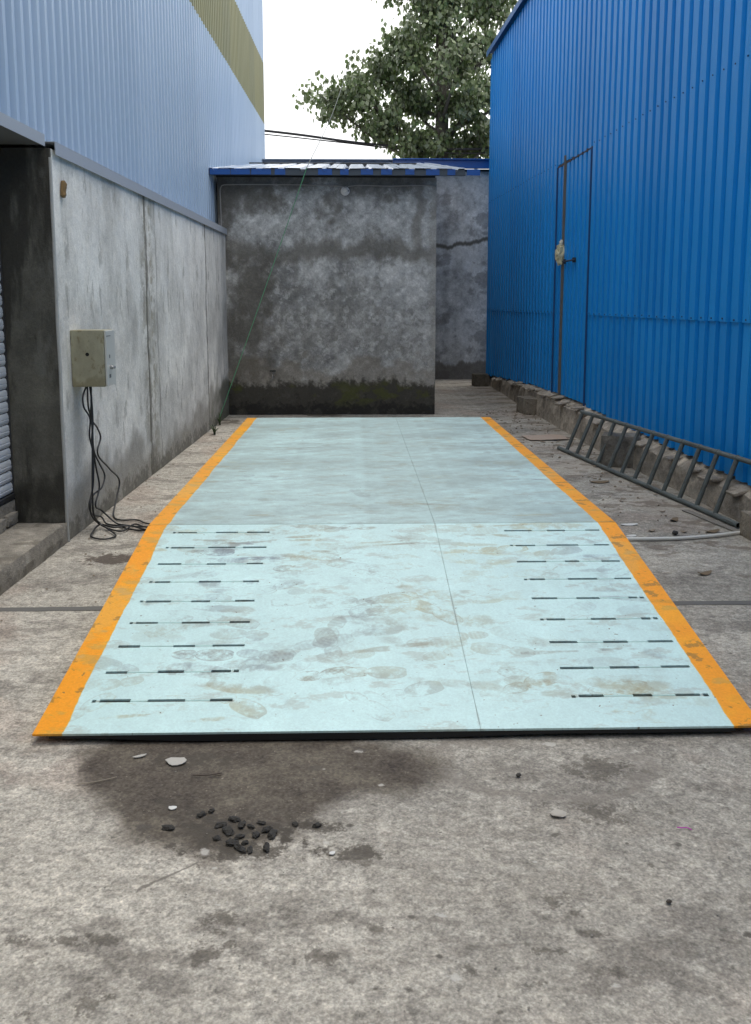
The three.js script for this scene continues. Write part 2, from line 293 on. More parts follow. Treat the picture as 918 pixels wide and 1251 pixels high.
  for (let k = 0; k < 29; k++) { const m = part('slat', slatG, slatMat[k % 3 ? 0 : 1], sh); m.position.set(-.37, .35 + k * .08, .045); }
  part('bottom_bar', box(-.39, -.345, .315, .346, .04, 5.05, .004), std({ color: lin(.03, .03, .03), roughness: .5 }), sh);
  part('guide_rail', box(-.4, -.352, .31, 2.67, .033, .043), std({ color: lin(.04, .04, .042), roughness: .5 }), sh);
  // lintel over the door
  part('lintel', box(-1.2, -.04, 2.68, 2.738, .04, 5.3), std({ color: lin(.1, .095, .085) }), wallL);
  part('lintel_flashing', (() => { const g = [box(-.03, -.025, 2.67, 2.74, .03, 5.4), box(-.4, -.025, 2.74, 2.745, .03, 5.4)]; return mergeGeometries(g); })(), std({ color: lin(.42, .45, .48), roughness: .5, metalness: .2 }), wallL);
  part('side_pier', box(-.5, 0, 0, 2.66, 5.25, 6.2), cement, wallL);
  // sheet cladding in three bands
  const pale = [[.4, .51, .64], [.385, .495, .625], [.415, .525, .655]].map((c) => std({ color: lin(...c), roughness: .42, bumpMap: bumpAt(plasterBump, .5, .25), bumpScale: .002 }));
  const ochre = [[.3, .295, .16], [.28, .28, .16], [.32, .31, .165]].map((c) => new THREE.MeshPhysicalMaterial({ color: lin(...c), roughness: .6, transmission: .15, thickness: 0 }));
  const PW = .75, opt = { rise: .046, top: .3, slope: .09 };
  const low = [0, 1, 2, 3].map((s) => corrugated(5, .15, 2.72, 5.4, { ...opt, seed: s, rows: 12 })), mid = [0, 1].map((s) => corrugated(5, .15, 5.37, 6.65, { ...opt, seed: s + 5, rows: 6 })), high = [0, 1].map((s) => corrugated(5, .15, 6.62, 9.6, { ...opt, seed: s + 9, rows: 8 }));
  for (let k = 0; k < 27; k++) {
    const z = -13.45 + k * PW;
    for (const [arr, mats, dx, n] of [[low, pale, .006, 'wall_sheet'], [mid, ochre, .003, 'skylight_sheet'], [high, pale, 0, 'wall_sheet']]) { const o = part(n, arr[(k * 7 + 3) % arr.length], mats[(k * 5 + (k >> 2)) % 3], wallL); o.position.set(-.205 + dx - (k % 2) * .0015, 0, z); }
  }
  part('flashing', mergeGeometries([box(.02, .025, 2.625, 2.705, -7.1, -.02), box(-.21, .025, 2.706, 2.71, -7.1, -.02)]), std({ color: lin(.4, .43, .47), roughness: .5, metalness: .2 }), wallL);
  part('edge_trim', mergeGeometries([box(-.24, -.165, 2.72, 9.6, -13.5, -13.45)]), std({ color: lin(.35, .45, .6), roughness: .45 }), wallL);
  const inner = std({ color: lin(.25, .25, .25) });
  part('end_wall', mergeGeometries([box(-9, -.24, 0, 9.6, -13.46, -13.41), box(-9, -.24, 0, 9.6, 6.15, 6.2), box(-9.05, -9, 0, 9.6, -13.46, 6.2)]), inner, wallL);
  part('roof', box(-9.2, -.1, 9.6, 9.7, -13.6, 6.3), inner, wallL);
  part('wood_stub', (() => { const g = roughBox(.04, .12, .06, .02, .012, .01, 3); g.rotateX(-.25); g.translate(.015, 2.42, -.17); return g; })(), std({ color: lin(.19, .12, .05), bumpMap: plasterBump, bumpScale: .006 }), wallL, 'brown splintered wooden stub in the top corner of the concrete wall');
}

// ---------------------------------------------------------------- blue building on the right
const blue = thing('blue_workshop', 'large workshop clad in bright blue corrugated sheet on a low cement plinth', 'building', [2.748, 0, -17.7], .0247);
{
  const mats = [[.004, .24, .64], [.0035, .225, .61], [.005, .25, .66]].map((c) => new THREE.MeshPhysicalMaterial({ color: lin(...c), roughness: .45, specularIntensity: .6, bumpMap: bumpAt(plasterBump, .6, .3), bumpScale: .0025 }));
  const PI4 = .20625, PW = .825, opt = { rise: .03, top: .56, slope: .035, wave: .005 };
  const bottom = (z) => z < 4 ? mix(.22, .38, clamp(z / 4)) : z < 7 ? .38 : mix(.37, .28, clamp((z - 7) / 4));
  const turned = (g) => { g.rotateY(Math.PI); return g; };   // ribs stand out towards -x; the sheet runs from z = -w to 0
  const up = [0, 1, 2, 3].map((s) => turned(corrugated(4, PI4, 1.5, 6.4, { ...opt, seed: s + 20, rows: 18 })));
  const cols = []; for (let k = 0; k < 24; k++) cols.push(.2 + k * PW);
  const lowFor = (z, s) => turned(corrugated(4, PI4, bottom(z + .4), 1.535, { ...opt, seed: s + 30, rows: 6 }));
  cols.forEach((z, k) => {
    const door = k === 6 || k === 7;
    if (door) { const o = part('wall_sheet', k === 6 ? turned(corrugated(4, PI4, 3.53, 6.4, { ...opt, seed: 51 })) : turned(corrugated(4, PI4, 3.51, 6.4, { ...opt, seed: 52 })), mats[k % 3], blue); o.position.set(-.012, 0, z + PW); return; }
    const a = part('wall_sheet', up[(k * 3 + 1) % 4], mats[(k * 2 + (k >> 2)) % 3], blue); a.position.set(-.013 - (k % 2) * .0015, 0, z + PW);
    const b = part('wall_sheet', lowFor(z, k), mats[(k + 1) % 3], blue); b.position.set(-(k % 2) * .0015, 0, z + PW);
  });
  const e1 = part('wall_sheet', turned(corrugated(2, PI4, 1.5, 6.4, { ...opt, seed: 61, rows: 18 })), mats[1], blue); e1.position.set(-.013, 0, .2);
  const e2 = part('wall_sheet', turned(corrugated(2, PI4, .2, 1.535, { ...opt, seed: 62 })), mats[0], blue); e2.position.set(0, 0, .2);
  // sheet door hung in the wall
  const door = new THREE.Group(); door.name = 'door'; door.userData.label = 'tall door of the same blue sheet'; blue.add(door);
  const leaf = (z0, w, n, s) => { const g = turned(corrugated(n, w / n, .40, 3.49, { ...opt, seed: s, rows: 14, wave: .008 })); const o = part('door_sheet', g, mats[s % 3], door); o.position.set(-.008, 0, z0 + w); };
  leaf(5.175, .40, 2, 70); leaf(5.6, 1.17, 6, 71);
  const gapDark = std({ color: lin(.01, .055, .17), roughness: .6 });  // dark colour of the strips standing in for shadow lines at the door gaps
  for (const z of [5.152, 6.778]) part('door_gap_strip', box(-.05, -.03, .37, 3.5, z, z + .012), gapDark, door, 'dark strip painted as the shadow line of the door gap');
  const rust = std({ color: lin(.15, .135, .12), roughness: .8, bumpMap: grainBump, bumpScale: .003 });
  part('door_post', mergeGeometries([box(-.06, -.04, .33, 3.6, 5.567, 5.576), box(-.06, -.04, .33, 3.6, 5.602, 5.611), box(-.04, -.03, .33, 3.6, 5.567, 5.611)]), rust, door, 'rusty grey angle iron post');
  part('bolt', mergeGeometries([rod([-.06, 2.2, 5.62], [-.06, 2.2, 6.25], .011), box(-.07, -.02, 2.17, 2.23, 5.7, 5.73), box(-.07, -.02, 2.17, 2.23, 6.15, 6.18)]), std({ color: lin(.02, .03, .05), roughness: .6 }), door);
  { const hm = std({ color: lin(.06, .045, .05), roughness: .8 }); for (let k = 0; k < 9; k++) part('door_header', box(-.04, -.022, 3.495 + rr(-.006, .006), 3.52 + rr(-.004, .006), 5.17 + k * .182, 5.17 + k * .182 + rr(.09, .17)), hm, door); }
  part('door_backing', box(.09, .11, 0, 3.6, 4.9, 7.1), std({ color: lin(.02, .02, .02) }), blue);  // near-black sheet stands in for the dark interior behind the door gaps
  { // fixing screws along the two girts
    const g = [], hex = new THREE.CylinderGeometry(.007, .008, .01, 6).rotateZ(Math.PI / 2);
    for (let k = -2; k < 96; k++) { const z = .2 + (k + .5) * PI4; if (z > 5.15 && z < 6.8) continue; g.push(hex.clone().translate(-.046, 1.522 + rr(-.006, .006), z)); g.push(hex.clone().translate(-.046, 3.62 - .012 * z + rr(-.008, .008), z)); }
    const o = part('sheet_screws', mergeGeometries(g), std({ color: lin(.012, .05, .14), roughness: .6 }), blue); o.userData.kind = 'stuff';
  }
  part('eave_trim', mergeGeometries([box(-.13, -.12, 6.40, 6.47, -.3, 20), box(-.13, .4, 6.47, 6.5, -.3, 20)]), std({ color: lin(.006, .09, .26), roughness: .5 }), blue);
  part('corner_trim', box(-.045, .05, .2, 6.35, -.27, -.2), mats[1], blue);
  const inner = std({ color: lin(.2, .2, .2) });
  part('end_wall', mergeGeometries([box(.02, 8, 0, 6.4, -.24, -.2), box(.02, 8, 0, 6.4, 19.96, 20), box(8, 8.05, 0, 6.4, -.24, 20)]), mats[1], blue);
  part('roof', box(.2, 8.3, 6.5, 6.6, -.4, 20.2), mats[1], blue);
  // cement plinth with broken mortar along its top
  const plTex = colourTex(1024, 256, (u, v) => { const s = u * 6, y = v * 1.5; col(158, 147, 133); mul(1 + .09 * nz(FA, s * .5, y * .8) + .07 * nz(FC, s * 1.2, y * 1.5)); to(120, 111, 99, .6 * ss(.3, 1.4, nz(FB, s * .8, y))); to(172, 163, 150, .5 * ss(.7, 1.7, nz(FA, s * 1.1 + .3, y * 1.4))); mul(1 + .06 * nz(FG, s, y)); }, THREE.RepeatWrapping);
  const plm = std({ map: plTex, bumpMap: bumpAt(grainBump, 6, 1.5), bumpScale: .014 }); plTex.repeat.set(1 / 6, 1 / 1.5); plm.bumpMap.repeat.set(1.2, 1.2);
  const prot = (z) => z < 5 ? mix(.015, .15, ss(-.2, 5, z)) : z < 8 ? mix(.15, .185, (z - 5) / 3) : mix(.185, .10, ss(8, 11.2, z));
  const topY = (z) => bottom(z) - .05 + .025 * perlin.noise(z * 2.1, 0, 3) + .02 * perlin.noise(z * 6, 2, 3) - (z > 7 ? .02 : 0);
  const n = 420, rows = [], pos = [], N = 9;
  for (let i = 0; i <= n; i++) { const z = -.2 + i / n * 20.1, p = prot(z), h = topY(z), r = []; for (let j = 0; j < N; j++) { let x, y; if (j < 6) { const t = j / 5; x = -p + .02 * t * t; y = mix(-.02, h * .93, t); } else { const t = (j - 5) / 3; x = mix(-p + .02, .08, t); y = h * .93 + (bottom(z) + .02 - h * .93) * Math.pow(t, .8); } x += .009 * perlin.noise(z * 4, y * 5, j * .3) + .007 * perlin.noise(z * 15, y * 15, 2); y += j > 3 ? .012 * perlin.noise(z * 9, j, 4) : 0; r.push([x, y, z]); } rows.push(r); }
  for (let i = 0; i < n; i++) for (let j = 0; j < N - 1; j++) { const a = rows[i][j], b = rows[i + 1][j], c = rows[i + 1][j + 1], d = rows[i][j + 1]; pos.push(...a, ...b, ...c, ...a, ...c, ...d); }
  const pg = new THREE.BufferGeometry(); pg.setAttribute('position', new THREE.Float32BufferAttribute(pos, 3)); pg.setAttribute('uv', new THREE.Float32BufferAttribute(new Float32Array(pos.length / 3 * 2), 2));
  const plinth = part('plinth', metreUV(toCreasedNormals(mergeVertices((() => { pg.deleteAttribute('uv'); return pg; })(), 1e-4), .6)), plm, blue, 'uneven cement plinth under the blue sheets');
  const chunks = [0, 1, 2, 3, 4].map((k) => roughBox(.085 + .02 * k, .03, .12 + .05 * (k % 3), .03, .008, .004, k * 5 + 1));
  for (let i = 0; i < 62; i++) { const z = .3 + i * .2 + rr(-.05, .05); if (rnd() < .5) continue; const o = part('mortar_piece', chunks[i % 5], plm, plinth); o.position.set(-prot(z) * rr(.45, .8) - .01, topY(z) + rr(-.012, .018) + .012, z); o.rotation.set(rr(-.12, .12), rr(-.25, .25), rr(0, .35)); }
}

// ---------------------------------------------------------------- cement shed at the back
const shed = thing('cement_shed', 'low cement shed closing the yard under a blue sheet roof', 'building', [-.37, 0, -13.1]);
{
  const SX = .37;   // local x = world x + .37
  const tex = colourTex(1600, 1600, (u, v) => {
    const x = u * 3.2, y = v * 3.5;
    col(160, 160, 157);
    mul(1 + .09 * nz(FA, x * .35, y * .35) + .06 * nz(FC, x * .6, y * .6));
    to(126, 125, 120, .7 * ss(.1, 1.3, nz(FB, x * .42 + .2, y * .42) + .55 * nz(FA, x * .9, y * .9)));
    to(186, 184, 180, .32 * ss(.2, .6, .4 * nz(FA, x * .7 + .7, y * .6 + .2) + .7 * nz(FB, x * 1.5, y * 1.3) + .4 * nz(FC, x * 2.6, y * 2.2) + .35 * (x - 1.6)));
    to(204, 203, 200, .4 * ss(.8, 1.3, nz(FC, x * 1.6 + .3, y * 1.3))); mul(1 + .05 * nz(FC, x * 1.9, y * 1.9));
    // old water line, stained left side, stained foot
    to(96, 92, 84, .6 * ss(.22, .05, Math.abs(y - 2.42 - .08 * nz(FA, x * .4, .2) - .05 * nz(FB, x, y * .4))));
    to(84, 80, 72, .7 * ss(.75, .1, x + .22 * nz(FA, x * .5, y * .4) + .14 * nz(FB, x, y)));
    to(90, 86, 78, .55 * ss(3.05, 3.3, y + .16 * nz(FB, x * .6, y * .6)));
    to(124, 115, 101, .5 * ss(.95, .6, y + .14 * nz(FA, x * .6, y)) );
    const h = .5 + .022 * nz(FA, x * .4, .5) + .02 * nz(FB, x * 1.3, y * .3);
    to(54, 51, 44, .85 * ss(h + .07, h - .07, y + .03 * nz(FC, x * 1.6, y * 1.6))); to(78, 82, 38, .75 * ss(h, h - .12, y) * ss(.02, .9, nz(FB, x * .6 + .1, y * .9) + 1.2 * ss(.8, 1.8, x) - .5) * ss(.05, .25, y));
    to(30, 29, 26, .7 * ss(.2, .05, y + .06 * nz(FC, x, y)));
    to(92, 88, 80, .4 * ss(h - .05, h - .2, y) * ss(.8, 1.6, nz(FC, x * .9, y * .9)));
    to(150, 147, 140, .5 * ss(.06, .02, 3.12 - x + .02 * nz(FA, y, .1)) * ss(.5, .7, y));
    to(104, 100, 92, .5 * ss(.1, .03, Math.abs(x - 2.93 - .02 * nz(FA, .3, y))) * ss(1.9, 2.6, y));
    mul(1 + .045 * nz(FG, x, y));
  });
  const m = std({ map: tex, bumpMap: bumpAt(plasterBump, 3.2, 3.5), bumpScale: .012 });
  const front = new THREE.BoxGeometry(3.16, 3.44, .24, 50, 55, 1).translate(0, 1.72, -.12); { const p = front.attributes.position, uv = front.attributes.uv; for (let i = 0; i < p.count; i++) { uv.setXY(i, (p.getX(i) + 1.6) / 3.2, p.getY(i) / 3.5); if (p.getZ(i) > -.01) p.setZ(i, p.getZ(i) + .012 * perlin.noise(p.getX(i) * 1.4, p.getY(i) * 1.4, 1) + .005 * perlin.noise(p.getX(i) * 5, p.getY(i) * 5, 2)); } front.computeVertexNormals(); }
  part('front_wall', front, m, shed, 'blotched cement front wall with a damp mossy foot');
  const bare = std({ color: lin(.17, .16, .145), bumpMap: bumpAt(plasterBump, 1, 1), bumpScale: .012 });
  part('side_wall', metreUV(mergeGeometries([box(1.34, 1.575, 0, 3.44, -6.05, -.245), box(-1.6, -1.4, 0, 3.44, -6.05, -.245)])), bare, shed);
  const tex2 = colourTex(512, 1024, (u, v) => { const x = u * 3, y = v * 4.4; col(172, 171, 168); mul(1 + .08 * nz(FA, x * .5, y * .5) + .06 * nz(FC, x, y)); to(202, 202, 200, .5 * ss(.2, 1.5, nz(FB, x * .7, y * .6))); to(118, 116, 113, .55 * ss(.5, 1.5, nz(FA, x * .8 + .4, y * .8))); to(70, 66, 58, .8 * ss(.07, .01, Math.abs(y - 2.95 - .12 * (x - 1.6) - .04 * nz(FB, x * .6, .2)))); to(84, 78, 70, .7 * ss(.36, .28, y + .05 * nz(FB, x, .1))); mul(1 + .05 * nz(FG, x, y)); });
  const back = new THREE.BoxGeometry(6, 4.4, .24, 30, 30, 1).translate(2.2, 2.2, -6.2); { const p = back.attributes.position, uv = back.attributes.uv; for (let i = 0; i < p.count; i++) { uv.setXY(i, (p.getX(i) - 1.2) / 3, p.getY(i) / 4.4); if (p.getZ(i) > -6.1) p.setZ(i, p.getZ(i) + .012 * perlin.noise(p.getX(i) * 1.4, p.getY(i) * 1.4, 8)); } back.computeVertexNormals(); }
  part('back_wall', back, std({ map: tex2, bumpMap: bumpAt(plasterBump, 3, 4.4), bumpScale: .012 }), shed, 'paler cement wall set back in the narrow passage');
  part('wall_plate', box(-1.6, 1.56, 3.442, 3.49, -.3, -.02), std({ color: lin(.035, .033, .03) }), shed);
  // roof sheets, rising away from the yard
  const roofBlue = std({ color: lin(.012, .085, .32), roughness: .3 }), skyPale = std({ color: lin(.42, .48, .58), roughness: .25, bumpMap: bumpAt(plasterBump, .5, .5), bumpScale: .004 });  // pale tone puts the grazing sky reflection into the blue roof sheets
  const tilt = Math.atan(1.03 / 6.26), sheet = (n, L, s) => { const g = corrugated(n, .305, 0, L, { rise: .05, top: .06, slope: .12, wave: .008, seed: s, rows: 14 }); g.rotateY(Math.PI / 2); g.rotateX(-Math.PI / 2 + tilt); return g; };
  const xs = [[-1.7, 3], [-.785, 3], [.13, 3], [1.045, 3]];
  xs.forEach(([x, k], i) => { const o = part('roof_sheet', sheet(k, 6.2, i + 80), skyPale, shed); o.position.set(x, 3.515 + (i % 2) * .004, .36); });
  part('fascia', mergeGeometries([box(-1.68, 1.95, 3.425, 3.505, .29, .335)]), std({ color: lin(.06, .075, .09), roughness: .6 }), shed);
  for (let k = 0; k < 13; k++) { const x = -1.66 + k * .305 + rr(-.03, .03), w = k < 3 ? rr(.26, .3) : rr(.1, .2); if (k === 4) continue; part('blue_flap', box(x, x + w, 3.43 + rr(-.004, .004), 3.512, .338, .345, .002), roofBlue, shed); }
  part('roof_purlin', mergeGeometries([box(-1.7, 1.56, 3.68, 3.74, -1.2, -1.1), box(-1.7, 1.56, 4.16, 4.24, -4, -3.9)]), std({ color: lin(.05, .05, .05) }), shed);
  part('ridge_cap', mergeGeometries([box(-1.7, 1.2, 4.56, 4.6, -6.05, -5.98), box(-1.7, 1.2, 4.6, 4.615, -6.2, -5.85)]), skyPale, shed);
  part('back_fascia', mergeGeometries([box(1.202, 4.4, 4.44, 4.61, -5.98, -5.9), box(1.202, 4.4, 4.61, 4.63, -6.4, -5.84)]), roofBlue, shed);
  part('back_beam', box(1.58, 4.4, 4.402, 4.44, -6.3, -6.02), std({ color: lin(.05, .045, .04) }), shed);
  // light fitting, its cable, and the tap
  const cab = std({ color: lin(.36, .34, .31), roughness: .6 });
  part('wall_cable', tube([[-1.53, 2.72, .026], [-1.535, 3.1, .024], [-1.535, 3.27, .024], [-1.51, 3.318, .026], [-1.4, 3.33, .026], [-.9, 3.335, .022], [-.2, 3.327, .026], [.2, 3.31, .03], [.28, 3.29, .028]], .008, 60, 6), cab, shed);
  part('wall_cable', tube([[.3, 3.31, .03], [.42, 3.325, .026], [.9, 3.318, .024], [1.4, 3.33, .022], [1.54, 3.32, .022], [1.572, 3.3, .0]], .008, 40, 6), cab, shed);
}
{ const t = thing('lamp_holder', 'round white ceramic lamp holder high on the cement shed wall', 'lamp holder', [-.113, 3.245, -13.095]);
  const pts = [[0, 0], [.062, 0], [.064, .012], [.055, .026], [.036, .03], [.034, .05], [.028, .054], [.026, .03], [0, .028]].map(([r, y]) => new THREE.Vector2(r, y));
  part('ceramic_base', new THREE.LatheGeometry(pts, 28).rotateX(Math.PI / 2), std({ color: lin(.78, .77, .75), roughness: .35 }), t); part('screw_hole', new THREE.CylinderGeometry(.009, .009, .004, 10).rotateX(Math.PI / 2).translate(.046, .002, .0275), std({ color: lin(.02, .02, .02) }), t); }
{ const t = thing('water_tap', 'small dark water tap above the damp foot of the shed wall', 'tap', [-1.19, .6, -13.09]);
  const brass = std({ color: lin(.35, .33, .3), roughness: .3, metalness: .8 }), dark = std({ color: lin(.02, .022, .02), roughness: .5 });
  part('body', mergeGeometries([rod([0, 0, -.02], [0, 0, .075], .013), rod([0, 0, .05], [0, .04, .05], .011)].map((g) => g)), brass, t); part('spout', tube([[0, 0, .06], [0, -.002, .09], [0, -.02, .105], [0, -.055, .108]], .012, 14, 8), brass, t); part('handle', mergeGeometries([box(-.045, .045, .045, .068, .036, .064, .006), rod([0, .03, .05], [0, .05, .05], .008)].map((g) => g.index ? g.toNonIndexed() : g)), dark, t); part('wall_flange', new THREE.CylinderGeometry(.024, .026, .012, 14).rotateX(Math.PI / 2).translate(0, 0, .012), brass, t); }

// ---------------------------------------------------------------- added unseen workshop behind the camera, blocks low sky light
{ const t = thing('sky_block_workshop', 'added grey workshop behind the viewer that blocks the low sky', 'building', [0, 0, 6.5]);
  const wall = std({ color: lin(.16, .15, .14), bumpMap: bumpAt(plasterBump, 1, 1), bumpScale: .01 }), dark = std({ color: lin(.05, .055, .06), roughness: .5 });
  part('wall', metreUV(mergeGeometries([box(-16, -3.2, 0, 7.5, 0, .3), box(2.6, 16, 0, 7.5, 0, .3), box(-3.2, 2.6, 4.4, 7.5, 0, .3), box(-16, 16, 0, 7.5, 8, 8.3), box(-16, -15.7, 0, 7.5, .3, 8), box(15.7, 16, 0, 7.5, .3, 8)])), wall, t);
  part('gate', box(-3.2, 2.6, 0, 4.4, .12, .2), dark, t); part('roof', box(-16.4, 16.4, 7.5, 7.7, -.7, 8.6), dark, t); }

// ---------------------------------------------------------------- weighing platform with its ramp
const PX0 = -1.215, PX1 = 1.565, PWID = PX1 - PX0, DECK = .348, RZ0 = -3.172, RZ1 = -5.13, DZ1 = -10.05, SEAM = .48, STRIPE = .108;
const RL = Math.hypot(RZ1 - RZ0, DECK - .04), RA = Math.atan2(DECK - .04, RZ0 - RZ1);
const scale = thing('weighing_platform', 'mint green steel weighing platform with a slotted ramp and yellow edges', 'weighing platform', [0, 0, 0]);
{
  // dirt: shoe prints, scuffs and smears, stamped into a mask (amount, tone)
  function dirtMask(w, h, mw, mh, prints, scuffs) {
    const A = new Float32Array(w * h), T = new Float32Array(w * h);
    const stamp = (cx, cy, R, f) => { const x0 = Math.max(0, ((cx - R) / mw * w) | 0), x1 = Math.min(w - 1, ((cx + R) / mw * w) | 0), y0 = Math.max(0, ((cy - R) / mh * h) | 0), y1 = Math.min(h - 1, ((cy + R) / mh * h) | 0); for (let j = y0; j <= y1; j++) for (let i = x0; i <= x1; i++) { const q = f((i + .5) / w * mw, (j + .5) / h * mh); if (q > 0) { const k = j * w + i; A[k] = 1 - (1 - A[k]) * (1 - q); } } };
    for (const [cx, cy, a, s, L, kind] of prints) {
      const ca = Math.cos(a), sa = Math.sin(a), ph = rr(0, 9), fade = rr(-.35, .5), side = rnd() < .5 ? 1 : -1;
      stamp(cx, cy, L * .62, (x, y) => {
        const dx = x - cx, dy = y - cy, t = (dx * ca + dy * sa) / L, q = (-dx * sa + dy * ca) / L * side;   // t along the sole -.5 .. .5
        if (t < -.5 || t > .5) return 0;
        const half = t < -.12 ? .135 * Math.sqrt(clamp(1 - ((t + .3) / .2) ** 2, 0, 1)) + (t > -.3 ? .1 * ss(-.3, -.12, t) : 0) * .3 : .175 * Math.sqrt(clamp(1 - Math.abs((t - .2) / .33) ** 2.6, 0, 1));
        const c = t > -.12 ? .03 * Math.sin((t + .1) * 4) : 0, e = Math.abs(q - c) - half;
        if (e > .012) return 0;
        const n = nz(FB, x * .9 + ph, y * .9), n2 = nz(FC, x * 2.1, y * 2.1 + ph);
        const tread = kind === 0 ? .55 + .45 * Math.sin(t * 75 + ph) : kind === 1 ? (Math.sin(t * 60) * Math.sin(q * 70 + ph) > -.1 ? 1 : .35) : 1;
        const rim = ss(-.03, -.004, e) * .7;
        return s * ss(.012, -.012, e) * clamp(.3 + .5 * n + .4 * n2 + fade * t * 2 + rim) * (kind === 2 ? .8 : mix(.6, 1, clamp(tread)));
      });
    }
    for (const [cx, cy, a, s, lx, ly] of scuffs) { const ca = Math.cos(a), sa = Math.sin(a), ph = rr(0, 9); stamp(cx, cy, Math.max(lx, ly) * 1.25, (x, y) => { const dx = x - cx, dy = y - cy, p = (dx * ca + dy * sa) / lx, q = (-dx * sa + dy * ca) / ly; const r = Math.hypot(p, q) + .3 * nz(FA, x * .8 + ph, y * .8) + .16 * nz(FB, x * 2, y * 2 + ph); return s * ss(1, .45, r) * clamp(.55 + .5 * nz(FC, x * 1.4 + ph, y * 1.4)); }); }
    return A;
  }
  const rp = [], rs = [];
  for (let i = 0; i < 128; i++) rp.push([rr(.05, 2.75), rr(.04, 1.95), gauss() * .35 + (rnd() < .5 ? 0 : Math.PI) + (rnd() < .25 ? rr(-1.2, 1.2) : 0), rr(.08, .38), rr(.23, .29), (rnd() * 3) | 0]);
  for (const [x, s, a] of [[.92, 1.4, .1], [1.0, 1.52, .05], [1.2, 1.42, 2.9], [1.32, 1.28, 2.7], [1.4, 1.05, .2], [1.52, 1.0, -.7], [1.62, .9, -.9], [1.1, .38, .1], [1.3, .4, 0], [.75, .18, -.7], [1.45, .25, .3], [.55, .55, 0], [2.3, .26, .2], [1.95, .3, .4], [.42, 1.6, .1], [2.05, 1.62, .15]]) rp.push([x, s, a, rr(.4, .68), .27, rnd() < .6 ? 1 : 2]);
  for (let i = 0; i < 60; i++) rs.push([rr(0, 2.78), rr(0, 1.96), rr(-.25, .25), rr(.15, .5), rr(.05, .28), rr(.012, .05)]);
  for (let i = 0; i < 34; i++) rs.push([rr(.4, 2.4), rr(1.45, 1.96), rr(-.2, .2), rr(.2, .6), rr(.06, .25), rr(.012, .035)]);
  const RWp = 2048, RHp = 1448, rampDirt = dirtMask(RWp, RHp, PWID, RL, rp, rs);
  const dp = [], ds = [];
  for (let i = 0; i < 70; i++) dp.push([rr(.05, 2.7), rr(.1, 4.8), gauss() * .5 + (rnd() < .5 ? 0 : Math.PI), rr(.08, .3), .27, 2]);
  for (let i = 0; i < 210; i++) ds.push([rr(0, 2.78), 4.9 * Math.pow(rnd(), 1.25), gauss() * .12, rr(.12, .5), rr(.04, .3), rr(.008, .03)]);
  const DWp = 1024, DHp = 1792, deckDirt = dirtMask(DWp, DHp, PWID, RZ1 - DZ1, dp, ds);
  const paint = (w, h, mask, mh, dusty, rows) => (u, v) => {
    const x = u * PWID, y = v * mh, k = Math.min(h - 1, (v * h) | 0) * w + Math.min(w - 1, (u * w) | 0);
    col(194, 223, 221);
    mul(1 + .012 * nz(FA, x * .3, y * .3) + .008 * nz(FC, x * 1.5, y * .7));
    const ed = Math.min(x, PWID - x), wob = STRIPE + .0018 * nz(FA, y * .7, x > 1 ? .3 : .7) + .0016 * nz(FB, y * 2.1, .5), st = ss(.004, -.004, ed - wob);
    to(236, 150, 4, st); if (st > .5) { to(240, 164, 14, .6 * ss(.2, 1.4, nz(FB, x * .5, y * .7))); to(222, 160, 70, .6 * ss(.7, 1.5, nz(FA, x * .8, y * .55 + .2) + .3 * nz(FC, x, y * 2))); to(120, 96, 60, .55 * ss(1.5, 2.3, nz(FC, x * 1.2, y * 1.7))); }
    // film of dust trodden over the paint
    to(150, 166, 163, (st > .5 ? .12 : 1) * dusty * clamp(.6 + .1 * nz(FA, x * .5, y * .5) + .08 * nz(FB, x * .9, y * 1.3) + .08 * nz(FC, x * 1.7, y * 2.6)));
    to(150, 148, 136, .32 * ss(.9, 2.2, nz(FC, x * .7 + .2, y * 1.6)));
    const d = mask[k]; to(128 + 16 * nz(FA, x * .5, y * .5), 122 + 12 * nz(FA, x * .5, y * .5), 106, d * .95 * (st > .5 ? .6 : 1));
    to(96, 84, 68, .75 * ss(2.35, 2.8, nz(FG, x * .5, y * .5) * .6 + nz(FG, x * .31, y * .33) * .8));
    if (rows) { const f = (y - .207) / .2075, k9 = Math.round(f), wx = x + PX0; if (k9 >= 0 && k9 < 9 && ((wx > -1.05 && wx < -.49) || (wx > .877 && wx < 1.437))) to(136, 142, 132, .75 * ss(.009, .003, Math.abs(f - k9) * .2075 + .002 * nz(FB, x * 1.4, y)) * ss(-1.1, .5, nz(FC, x * 1.2, y))); }
    const sm = Math.abs(x - (SEAM - PX0)); to(150, 158, 152, .45 * ss(.004, .0015, sm + .002 * nz(FB, y, .1)) * ss(-1.2, .6, nz(FA, y * .9, .4)));
    mul(1 + .016 * nz(FG, x, y));
  };
  const rampTex = colourTex(RWp, RHp, paint(RWp, RHp, rampDirt, RL, .2, true)), deckTex = colourTex(DWp, DHp, paint(DWp, DHp, deckDirt, RZ1 - DZ1, 1.0));
  const rampMat = std({ map: rampTex, roughness: .5, bumpMap: bumpAt(plasterBump, 3, 2), bumpScale: .0015 }), deckMat = std({ map: deckTex, roughness: .5, bumpMap: bumpAt(plasterBump, 3, 5), bumpScale: .0015 });
  const mint = std({ color: lin(.46, .66, .63), roughness: .55 }), shadeSteel = std({ color: lin(.16, .22, .21), roughness: .7 });
